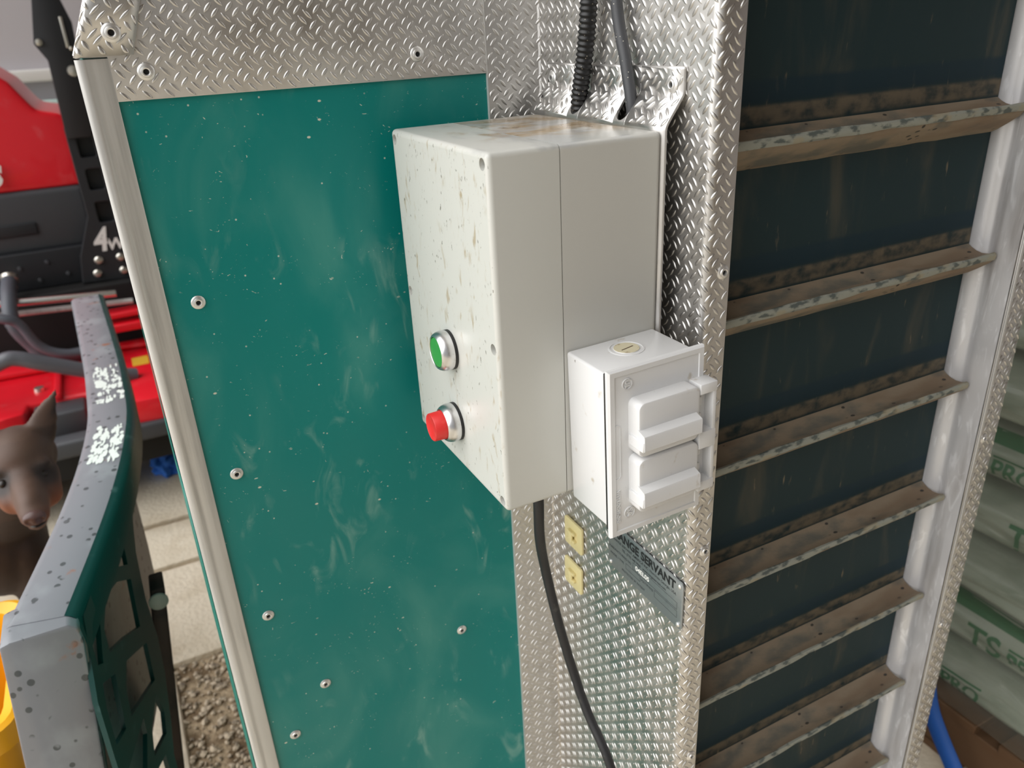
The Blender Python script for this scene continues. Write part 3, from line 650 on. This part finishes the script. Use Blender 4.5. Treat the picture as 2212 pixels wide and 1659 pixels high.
# lattice side panel
d2 = Vector((.0775, .384)).normalized(); LM = basis((-.5330, .193, 0), (d2.x, d2.y, 0), (0, 0, 1))
LAT_O = [(.012, .885), (.345, .885), (.345, .857), (.305, .828), (.276, .791), (.256, .720), (.258, .640), (.240, .580), (.200, .520), (.165, .480), (.15, .30), (-.045, .30), (-.050, .600), (-.032, .790)]
LAT_H = [[(.239, .870), (.233, .847), (.222, .808), (.152, .852), (.165, .868), (.193, .874)], [(.101, .845), (.156, .826), (.216, .786), (.193, .716), (.126, .755), (.053, .792), (.059, .825)],
         [(.053, .862), (.056, .844), (.021, .803), (.004, .815), (.008, .842), (.028, .858)], [(.098, .736), (.199, .680), (.184, .619), (.052, .680), (.064, .715)],
         [(-.001, .790), (.046, .762), (.021, .690), (-.022, .708), (-.014, .761)], [(.171, .602), (.182, .556), (.162, .531), (.086, .566), (.111, .598)],
         [(-.013, .655), (.090, .637), (.086, .612), (.040, .585), (-.02, .600)], [(-.02, .555), (.06, .555), (.13, .520), (.12, .42), (.0, .36)]]
holed('lattice_panel', LAT_O, LAT_H, .006, FGREEN, fr, LM)
holed('inner_sheet', [(.030, .850), (.62, .850), (.60, .60), (.56, .40), (.05, .40), (.05, .700)], [], .004, FGREY, fr, LM @ Matrix.Translation((0, 0, -.066)))
# remains of two white stickers on the rail
def decal(i0, i1, seed):
    r = np.random.default_rng(seed); v = []; f = []
    for k in range(120):
        t = i0+(i1-i0)*r.random(); i = int(t); fr_ = t-i; p = cs[i].lerp(cs[i+1], fr_); d = (cs[i+1]-cs[i]).normalized(); q = Vector((d.y, -d.x, 0))
        a = -.022+.046*r.random()
        if abs(a-.006) < .0022: continue
        L_ = .003+.011*r.random(); w_ = .0012+.0035*r.random(); b = len(v)
        for s, u in ((-1, -.4), (-.3, -1), (.6, -.7), (1, .3), (.2, 1), (-.7, .6)):
            z = p+q*(a+u*w_)+d*(s*L_); v.append((z.x, z.y, ZB+.0006+k*2e-6))
        f.append(tuple(range(b, b+6)))
    o = mesh('worn_sticker', v, f, STICK, fr); o['label'] = 'worn white sticker remains'; o['kind'] = 'stuff'
decal(13.5, 18.3, 3); decal(22.6, 28.5, 5)
# dark upright behind it with a round pale reflector
up_ = thing('brown_steel_upright', 'dark brown steel upright with pale round reflector behind lattice frame', 'post', (-.55, .52, 0))
prism('upright', [(-.4525, .690), (-.4745, .690), (-.5800, 0), (-.5420, 0)], .50, .55, 'y', BROWNST, up_, .003)
lathe('reflector', [(.0001, 0), (.0150, 0), (.0150, .004), (.0120, .0055), (.0001, .006)], (-.4670, .499, .668), (0, -1, 0), mat('pale_reflector', lin(206, 216, 206), .4, bump=(V3(300), .5, .001)), up_, 24)
# yellow tub
yt = thing('yellow_tub', 'yellow plastic tub standing behind the steel guard frame', 'tub', (-.80, .46, 0))
def rring(z, e): return [(x, y, z) for x, y in rrect(-.990+e, -.665-e, .30+e, .60-e, .04, 5)]
rs = [rring(0, .045), rring(.59, .012), rring(.645, .006), rring(.65, -.008), rring(.685, -.008), rring(.688, -.002), rring(.68, .012), rring(.1, .055)]
k = len(rs[0]); fv = [p for r_ in rs for p in r_]; fx = [(i*k+a, i*k+(a+1) % k, (i+1)*k+(a+1) % k, (i+1)*k+a) for i in range(len(rs)-1) for a in range(k)]+[tuple((len(rs)-1)*k+a for a in range(k))]
mesh('tub_body', fv, fx, YELLOW, yt, 40)
for x in (-.90, -.75): box('tub_rib', x-.012, x+.012, .298, .340, .12, .63, YELLOW, yt, .004)
bc = bmesh.new(); bmesh.ops.create_icosphere(bc, subdivisions=4, radius=1)
for v in bc.verts:
    n_ = 1+.35*noise.noise(v.co*2.3)+.18*noise.noise(v.co*6); v.co = Vector((v.co.x*.055*n_-.425, v.co.y*.10*n_+2.30, max(v.co.z*.05*n_+.03, .001)))
o = bmout('blue_rag', bc, RAG, None, 60); tag(o, 'crumpled blue cloth on the concrete below the red deck', 'cloth')

# ================================================================== red tractor and mower deck
tk = thing('tractor', 'red and black articulated tractor parked behind the cabinet', 'tractor', (-.9, 3.0, 0))
def subd(o, lv=2):
    md = o.modifiers.new('round', 'SUBSURF'); md.levels = lv; md.render_levels = lv; return o
subd(prism('hood', [(-1.55, 1.02), (-1.55, 1.44), (-1.0, 1.47), (-.68, 1.455), (-.615, 1.40), (-.555, 1.30), (-.49, 1.285), (-.445, 1.262), (-.44, 1.16), (-.452, 1.015)], 2.80, 3.45, 'y', REDP, tk, .018, 60))
box('engine_panel', -1.5, -.470, 2.79, 3.4, .79, 1.02, GRYP, tk, .02)
box('panel_vent', -.90, -.66, 2.782, 2.80, .86, .905, BLKP, tk, .004)
ch = box('chassis_plate', -1.5, -.365, 2.76, 2.80, .655, .80, BLKP, tk, .006)
tw_o = [(-.4767, 1.2313), (-.445, 1.296), (-.425, 1.304), (-.36, 1.22), (-.33, 1.0), (-.32, .655), (-.5552, .663), (-.540, .76), (-.4773, .911)]
tw = holed('hitch_tower', tw_o, [rrect(-.452+.002*k, -.392+.002*k, zc-.042, zc+.042, .012, 3) for k, zc in enumerate((1.165, 1.045, .922))], .03, BLKP, tk, basis((0, 2.735, 0), (1, 0, 0), (0, 0, 1)), .003)
prism('tower_backing', [(-.47, 1.22), (-.37, 1.22), (-.33, .70), (-.53, .70), (-.47, .9)], 2.752, 2.758, 'y', BLKP, tk)
for x, z in ((-.4822, .7418), (-.404, .742), (-.4979, .6912), (-.4045, .6883)): lathe('bolt', [(.0001, 0), (.016, 0), (.016, .006), (.011, .012), (.0001, .014)], (x, 2.718, z), (0, -1, 0), ZINC, tk, 12)
for x, z in ((-.60, .70), (-.70, .69), (-.66, .755), (-.755, .745)): lathe('bolt', [(.0001, 0), (.008, 0), (.007, .006), (.0001, .007)], (x, 2.76, z), (0, -1, 0), GRYP, tk, 10)
text('drive_decal', '4', .125, WINK, tk, basis((-.455, 2.714, .815), (1, -.0, .0), (.18, 0, 1)), .001, .004, .8)
text('drive_decal', 'WD', .060, WINK, tk, basis((-.385, 2.714, .795), (1, 0, 0), (.18, 0, 1)), .001, .002)
text('hood_decal', 'S', .10, WINK, tk, basis((-.745, 2.785, 1.08), (1, 0, .1), (.2, 0, 1)), .002, .006)
rb = prism('roll_bar', [(-.470, 2.0), (-.4698, 1.6588), (-.4999, 1.5184), (-.4702, 1.4631), (-.478, 1.20), (-.40, 1.20), (-.345, 1.30), (-.372, 1.45), (-.365, 1.58), (-.385, 1.66), (-.380, 2.0)], 2.68, 2.73, 'y', BLKP, tk, .004)
box('latch_strip', -.402, -.392, 2.672, 2.682, 1.50, 1.60, ZINC, rb, .002)
for x, z, r in ((-.482, 1.522, .012), (-.40, 1.425, .020), (-.388, 1.498, .007)): lathe('roll_bar_bolt', [(.0001, 0), (r, 0), (r*.9, .008), (.0001, .011)], (x, 2.68, z), (0, -1, 0), ZINC, rb, 12)
lathe('hose_fitting', [(.0001, 0), (.030, 0), (.030, .02), (.022, .028), (.022, .05), (.0001, .055)], (-.790, 2.70, .735), (0, -.6, -.6), ZINC, tk, 14)
box('battery_tray', -.47, -.34, 2.70, 2.80, .575, .650, WALLM, tk, .004)
box('underbody', -1.5, -.30, 2.67, 3.4, .12, .655, BLACK, tk, .01)
for x in (-1.35, -.35):
    w = fin('wheel', lathe_me('wheel', [(.10, -.09), (.20, -.10), (.29, -.10), (.315, -.08), (.32, -.04), (.32, .04), (.315, .08), (.29, .10), (.20, .10), (.10, .09), (.08, .05)], 32), BLKP, tk, None, AX((x, 3.62, .32), (0, 1, 0)))
    fin('wheel_rim', lathe_me('wheel_rim', [(.0001, -.07), (.10, -.075), (.185, -.085), (.20, -.10), (.19, -.11)], 28), WALLM, w, None, AX((x, 3.62, .32), (0, 1, 0)))
dk = thing('mower_deck', 'low red mower deck lying in front of the tractor', 'mower deck', (-.7, 2.5, 0))
tube('hydraulic_hose', [(-.785, 2.62, .735), (-.790, 2.52, .70), (-.793, 2.45, .624), (-.756, 2.45, .536), (-.711, 2.45, .475), (-.56, 2.48, .46)], .026, HOSE, dk, 12, 6)
tube('hydraulic_hose', [(-.95, 2.45, .70), (-.82, 2.40, .665), (-.771, 2.40, .634), (-.729, 2.40, .54), (-.652, 2.40, .495), (-.52, 2.42, .48)], .017, HOSE, dk, 12, 6)
tube('lift_rod', [(-.90, 2.55, .688), (-.76, 2.55, .670), (-.45, 2.55, .645)], .014, mat('bright_steel', (.75, .75, .72, 1), .25, 1.), dk, 12, 3)
tube('lift_rod', [(-.90, 2.57, .632), (-.60, 2.57, .613), (-.40, 2.57, .60)], .011, ALUS, dk, 12, 3)
box('cross_bar', -.55, -.25, 2.52, 2.60, .555, .575, REDP, dk, .004); box('cross_bar', -.55, -.25, 2.50, 2.62, .505, .535, REDP, dk, .004)
prism('deck_shell', [(-1.5, 2.02), (-.870, 2.10), (-.802, 2.115), (-.792, 2.19), (-.610, 2.19), (-.600, 2.02), (-.36, 2.0), (-.30, 2.1), (-.30, 2.62), (-1.5, 2.62)], .28, .415, 'z', REDP, dk, .012, 40)
prism('deck_step', [(-1.4, 2.50), (-.62, 2.46), (-.55, 2.56), (-.32, 2.52), (-.32, 2.60), (-1.4, 2.60)], .415, .44, 'z', REDP, dk, .012, 40)
for x in (-1.15, -.93, -.70): box('deck_rib', x-.012, x+.012, 2.18, 2.46, .41, .435, REDP, dk, .006)
box('deck_skirt', -1.5, -.33, 2.07, 2.60, .16, .285, BLACK, dk, .004)
box('front_block', -.78, -.62, 2.085, 2.20, .30, .40, GRYP, dk, .01)
box('front_bumper', -.76, -.30, 1.985, 2.06, .275, .335, GRYP, dk, .012)
tube('lift_arm', [(-.95, 2.22, .52), (-.827, 2.20, .575), (-.780, 2.20, .575), (-.718, 2.20, .545), (-.540, 2.22, .455), (-.45, 2.24, .42)], .026, mat('grey_arm_paint', lin(96, 98, 104), .4), dk, 8, 4)
box('warning_sticker', -.455, -.398, 2.35, 2.44, .4152, .4165, mat('yellow_sticker', lin(212, 168, 50), .5), dk, 0)
lathe('deck_bolt', [(.0001, 0), (.018, 0), (.016, .012), (.0001, .014)], (-.76, 2.30, .415), (0, 0, 1), ZINC, dk, 12)
for x, y in ((-1.2, 2.2), (-.56, 2.46), (-.45, 2.52), (-1.2, 2.52)):
    fin('gauge_wheel', lathe_me('gauge_wheel', [(.0001, -.03), (.05, -.035), (.085, -.03), (.092, 0), (.085, .03), (.05, .035), (.0001, .03)], 20), BLKP, dk, None, AX((x, y, .092), (1, 0, 0)))
box('deck_cross_beam', -1.25, -.40, 2.2, 2.53, .10, .17, BLACK, dk, .004)

# ================================================================== dog
def blob(parts, vox, sm):
    bm = bmesh.new()
    for a, ra, b, rb_ in parts:
        a = Vector(a); b = Vector(b); n_ = max(2, int((b-a).length/(min(min(ra), min(rb_))*.35))+1) if (b-a).length > 1e-5 else 1
        for i in range(n_):
            t = i/max(n_-1, 1); c = a.lerp(b, t); r = [ra[k]*(1-t)+rb_[k]*t for k in range(3)]
            bmesh.ops.create_icosphere(bm, subdivisions=3, radius=1, matrix=Matrix.Translation(c) @ Matrix.Diagonal((*r, 1)))
    me = bpy.data.meshes.new('blob'); bm.to_mesh(me); bm.free(); t = bpy.data.objects.new('tmp', me); COL.objects.link(t)
    md = t.modifiers.new('r', 'REMESH'); md.mode = 'VOXEL'; md.voxel_size = vox; md.use_smooth_shade = True
    md = t.modifiers.new('s', 'SMOOTH'); md.factor = .5; md.iterations = sm
    dg = bpy.context.evaluated_depsgraph_get(); out = bpy.data.meshes.new_from_object(t.evaluated_get(dg)); bpy.data.objects.remove(t); return out
def c3(r): return (r, r, r)
hd = Vector((-.645, .86, .815))
parts = [
    ((-.645, .875, .818), (.056, .070, .050), (-.647, .90, .800), (.060, .066, .058)),            # skull
    ((-.672, .845, .785), c3(.030), (-.664, .80, .762), c3(.026)), ((-.616, .840, .782), c3(.030), (-.612, .80, .760), c3(.026)),   # cheeks
    ((-.642, .835, .800), (.030, .03, .026), (-.632, .745, .783), (.021, .03, .019)),              # bridge
    ((-.640, .820, .775), (.034, .04, .032), (-.629, .722, .764), (.025, .025, .021)),             # muzzle
    ((-.640, .810, .742), (.024, .04, .016), (-.631, .735, .740), (.018, .02, .010)),              # lower jaw
    ((-.674, .826, .815), (.020, .016, .010), (-.674, .826, .815), (.020, .016, .010)), ((-.612, .822, .812), (.020, .016, .010), (-.612, .822, .812), (.020, .016, .010)),  # brows
    ((-.608, .893, .838), (.031, .015, .024), (-.586, .893, .878), (.021, .009, .022)), ((-.586, .893, .878), (.020, .009, .020), (-.560, .886, .918), (.004, .004, .008)),     # ear
    ((-.688, .897, .844), (.031, .015, .024), (-.712, .897, .884), (.021, .009, .022)), ((-.712, .897, .884), (.020, .009, .020), (-.738, .892, .924), (.004, .004, .008)),
    ((-.655, .925, .785), (.060, .065, .062), (-.745, 1.06, .62), (.085, .10, .10)),              # neck
    ((-.765, 1.05, .56), (.095, .10, .13), (-.87, 1.13, .56), (.125, .125, .155)),                  # chest
    ((-.87, 1.13, .56), (.125, .125, .15), (-1.26, 1.36, .58), (.10, .09, .095)),                  # trunk narrowing to the belly
    ((-1.26, 1.36, .58), (.11, .10, .10), (-1.35, 1.41, .58), (.09, .09, .10)),
    ((-.718, 1.02, .54), (.050, .06, .08), (-.728, 1.03, .34), (.030, .034, .03)), ((-.728, 1.03, .34), c3(.028), (-.732, 1.00, .08), c3(.021)), ((-.732, .99, .05), (.026, .03, .02), (-.730, .955, .022), (.027, .032, .018)),
    ((-.852, 1.05, .54), (.050, .06, .08), (-.858, 1.05, .34), (.030, .034, .03)), ((-.858, 1.05, .34), c3(.028), (-.860, 1.02, .08), c3(.021)), ((-.860, 1.01, .05), (.026, .03, .02), (-.858, .975, .022), (.027, .032, .018)),
    ((-1.270, 1.310, 0.540), (.09, .07, .10), (-1.220, 1.280, 0.380), (.05, .045, .05)), ((-1.220, 1.280, 0.380), c3(.04), (-1.350, 1.355, 0.250), c3(.024)), ((-1.350, 1.355, 0.250), c3(.024), (-1.335, 1.347, 0.060), c3(.020)), ((-1.325, 1.342, 0.040), (.03, .026, .02), (-1.290, 1.320, 0.022), (.034, .027, .018)),
    ((-1.340, 1.450, 0.540), (.09, .07, .10), (-1.290, 1.420, 0.380), (.05, .045, .05)), ((-1.290, 1.420, 0.380), c3(.04), (-1.420, 1.495, 0.250), c3(.024)), ((-1.420, 1.495, 0.250), c3(.024), (-1.405, 1.487, 0.060), c3(.020)), ((-1.395, 1.482, 0.040), (.03, .026, .02), (-1.360, 1.460, 0.022), (.034, .027, .018)),
    ((-1.42, 1.46, .62), c3(.022), (-1.50, 1.51, .66), c3(.012)),                                 # docked tail
]
dme = blob(parts, .0062, 6); dme.name = 'body'
ca = dme.color_attributes.new('coat', 'FLOAT_COLOR', 'POINT')
brown = np.array(lin(60, 41, 32)[:3]); dark = np.array(lin(34, 25, 22)[:3]); rust = np.array(lin(132, 74, 42)[:3]); fawn = np.array(lin(98, 72, 57)[:3])
sst = lambda e0, e1, x: (lambda t: t*t*(3-2*t))(min(max((x-e0)/(e1-e0), 0), 1))
cols = np.ones((len(dme.vertices), 4), np.float32)
for i, v in enumerate(dme.vertices):
    p = v.co; c = brown.copy()
    if p.y < .93 and p.z > .70:
        side = sst(.012, .026, abs(p.x-(-.636-.05*(p.y-.75))))
        m1 = sst(.79, .745, p.z)*sst(.86, .80, p.y)*(.35+.65*side); c = c*(1-m1)+rust*m1
        m2 = sst(.80, .83, p.z)*sst(.90, .82, p.y)*.55; c = c*(1-m2)+fawn*m2
        m3 = sst(.80, .76, p.y)*sst(.765, .785, p.z)*.6; c = c*(1-m3)+fawn*m3  # sky reflection along the muzzle top, painted into the coat as fawn
        for ex in (-.674, -.611):
            de = (p-Vector((ex, .812, .794))).length; m4 = sst(.036, .016, de)*.9; c = c*(1-m4)+dark*m4
        if p.z > .858:
            c = c*.65+fawn*.35
            sd = (p.x+.645); m6 = sst(.0, .016, abs(sd)-.045-(p.z-.86)*.75)*sst(.865, .885, p.z); c = c*(1-m6)+dark*m6
    if p.z < .30: m5 = sst(.30, .2, p.z); c = c*(1-m5)+rust*m5
    if p.y < 1.08 and p.z < .66 and p.z > .3: c = c*.55+dark*.45
    cols[i, :3] = c
ca.data.foreach_set('color', cols.ravel())
FUR = bpy.data.materials.new('brown_short_fur'); FUR.use_nodes = True; n_ = FUR.node_tree; b_ = n_.nodes['Principled BSDF']; at_ = n_.nodes.new('ShaderNodeAttribute'); at_.attribute_name = 'coat'
n_.links.new(at_.outputs['Color'], b_.inputs['Base Color']); b_.inputs['Roughness'].default_value = .6; b_.inputs['Sheen Weight'].default_value = .04
dog = thing('dog', 'brown short haired dog with rust muzzle looking up from behind the frame', 'dog', (-.88, 1.3, 0))
fin('body', dme, FUR, dog)
EYE = mat('dark_eye', lin(26, 16, 11), .35); NOSE = mat('brown_nose_leather', lin(84, 60, 56), .38)
for ex in (-.6735, -.6115): lathe('eye', [(.0085*math.cos(a), .0085*math.sin(a)) for a in np.linspace(-1.2, 1.5, 8)], (ex, .8090, .7950), (.1, -1, .15), EYE, dog, 14)
nb_ = bmesh.new(); bmesh.ops.create_icosphere(nb_, subdivisions=3, radius=1, matrix=Matrix.Translation((-.6275, .7005, .770)) @ Matrix.Diagonal((.0185, .012, .0135, 1)))
for v in nb_.verts:
    for sx in (-1, 1):
        q = Vector((-.6275+sx*.0085, .690, .7675)); dd = (v.co-q).length
        if dd < .0055: v.co.y += .004
no_ = bmout('nose', nb_, NOSE, dog, 70)
tm = tube('mouth_line', [(-.612, .752, .752), (-.614, .715, .752), (-.628, .6985, .753), (-.643, .717, .752), (-.655, .755, .752)], .0022, EYE, dog, 8, 5)

# ================================================================== wrapped bags on a pallet at the right
pt = thing('wooden_pallet', 'wooden pallet carrying the stack of pale plastic bags', 'pallet', (1.45, 0, 0))
for k in range(7): y = -.60+k*.18; box('deck_board', .945, 2.05, y, y+.13, .118, .140, WOOD, pt, .002, 1)
for x in (.95, 1.45, 1.95): box('stringer', x, x+.09, -.60, .61, .02, .118, WOOD, pt, .002, 1)
for y in (-.60, -.05, .48): box('bottom_board', .945, 2.05, y, y+.12, .001, .020, WOOD, pt, .002, 1)
def bag_x(y, z, yc, zc, a, b, c, x0, p=2.6):
    q = max(0, 1-abs((y-yc)/b)**p-abs((z-zc)/c)**p); return x0-a*q**(1/p)
cnt = 0; LY = .128; grp = 'plastic bags stacked on the pallet'
order = ['lowest', 'second lowest', 'third from the bottom', 'fourth from the bottom', 'fifth from the bottom', 'sixth from the bottom', 'seventh from the bottom', 'eighth from the bottom', 'ninth from the bottom', 'topmost']
for L_ in range(10):
    for col in range(1):
        zc = .14+LY*(L_+.5); x0 = 1.36+.012*math.sin(L_*2.3); a = .40; yc = 0.; b = .60
        t = thing('plastic_bag', 'pale green printed plastic bag, %s in the stack on the pallet' % order[L_], 'bag', (x0, yc, zc-.064), grp)
        bm = bmesh.new(); bmesh.ops.create_icosphere(bm, subdivisions=5, radius=1)
        for v in bm.verts:
            d = v.co.normalized(); p = 3.4; s = (abs(d.x)**p+abs(d.y)**p+abs(d.z)**p)**(-1/p); q = d*s
            w = 1+.03*noise.noise(Vector((q.x*2, q.y*3+L_*7, q.z*3+col*5)))+.012*noise.noise(Vector((q.x*5, q.y*14, q.z*6+L_)))
            v.co = Vector((x0+q.x*a*w, yc+q.y*b*w, zc+q.z*.0635*(1-.02*abs(noise.noise(q*4)))))
        sk = bmout('bag_skin', bm, BAG, t, 70)
        from mathutils.bvhtree import BVHTree
        bvh = BVHTree.FromPolygons([v.co[:] for v in sk.data.vertices], [p_.vertices[:] for p_ in sk.data.polygons])
        def wrap(me, bvh=bvh):
            bm_ = bmesh.new(); bm_.from_mesh(me); bmesh.ops.triangulate(bm_, faces=bm_.faces[:])
            long_ = [e for e in bm_.edges if e.calc_length() > .02]
            if long_: bmesh.ops.subdivide_edges(bm_, edges=long_, cuts=3)
            bmesh.ops.triangulate(bm_, faces=bm_.faces[:])
            for v in bm_.verts:
                h = bvh.ray_cast(Vector((.3, v.co.y, v.co.z)), Vector((1, 0, 0)))
                if h[0] is not None: v.co.x = h[0].x-.0012
            bm_.to_mesh(me); bm_.free()
        def bt(body, y, z, size, rot=0): text('bag_print', body, size, BAGINK, t, basis((.9, y, z), (0, -1, .0), (0, 0, 1)) @ Matrix.Rotation(rot, 4, 'Z'), 0, .0012, 1, 'CENTER', wrap)
        def stripe(y0, y1, z, h):
            n1 = max(6, int(abs(y1-y0)/.012)); n2 = max(1, int(h/.0035)); v = [(.9, y0+(y1-y0)*i/n1, z-h/2+h*j/n2) for i in range(n1+1) for j in range(n2+1)]
            f = [(i*(n2+1)+j, i*(n2+1)+j+1, (i+1)*(n2+1)+j+1, (i+1)*(n2+1)+j) for i in range(n1) for j in range(n2)]
            o = mesh('bag_stripe', v, f, BAGINK, t); wrap(o.data)
        if L_ in (0, 1, 3, 4, 6, 8):
            for q in range(-2, 3):
                y = {0: .09, 1: -.02, 3: -.05, 4: .09, 6: .0, 8: .05}[L_]+q*.276
                if abs(y-.04) > .44: continue
                bt('TS', y, zc-.008, .068); bt('PRO', y-.092, zc-.010, .044); stripe(y-.05, y-.134, zc+.014, .004)
        if L_ in (1, 4, 7): stripe(yc+b*.85, yc-b*.85, zc+.040, .014)
        cnt += 1
sv = []; sf = []
spth = smoothpath([(.908, .050, .30), (.908, .034, .20), (.905, .016, .150), (.902, -.012, .110), (.898, -.055, .062), (.885, -.11, .022), (.86, -.20, .004)], 6)
for i, p in enumerate(spth):
    sv += [(p.x-.006, p.y+.012, p.z-.010), (p.x+.006, p.y-.014, p.z+.012)]
for i in range(len(spth)-1): sf.append((2*i, 2*i+1, 2*i+3, 2*i+2))
o = mesh('blue_strap', sv, sf, STRAP, None, 60); md = o.modifiers.new('thickness', 'SOLIDIFY'); md.thickness = .002
tag(o, 'flat blue webbing strap trailing off the pallet to the floor', 'strap')

fv_ = []; ff_ = []; ring_ = []
for (xa, ya, xb, yb) in ((.936, -.63, .936, .63), (.936, .63, 1.785, .63), (1.785, .63, 1.785, -.63), (1.785, -.63, .936, -.63)):
    n_ = 40
    for i in range(n_): ring_.append((xa+(xb-xa)*i/n_, ya+(yb-ya)*i/n_))
NR = 48
for j in range(NR+1):
    z = .145+1.28*j/NR
    for i, (x, y) in enumerate(ring_):
        d = Vector((x-1.36, y, 0)).normalized(); w = .006*noise.noise(Vector((x*5, y*5, z*9)))+.004*noise.noise(Vector((x*14, y*12+z*10, z*16)))+.010*math.cos((z-.14)/LY*2*math.pi)*-1
        fv_.append((x+d.x*w, y+d.y*w, z))
m_ = len(ring_)
for j in range(NR):
    for i in range(m_): ff_.append((j*m_+i, j*m_+(i+1) % m_, (j+1)*m_+(i+1) % m_, (j+1)*m_+i))
FILM = mat('cloudy_stretch_film', lin(150, 152, 142), .25, spec=.5); FILM.node_tree.nodes['Principled BSDF'].inputs['Alpha'].default_value = .2
o = mesh('stretch_film', fv_, ff_, FILM, None, 80); tag(o, 'cloudy stretch film wrapped around the stacked bags', 'film')
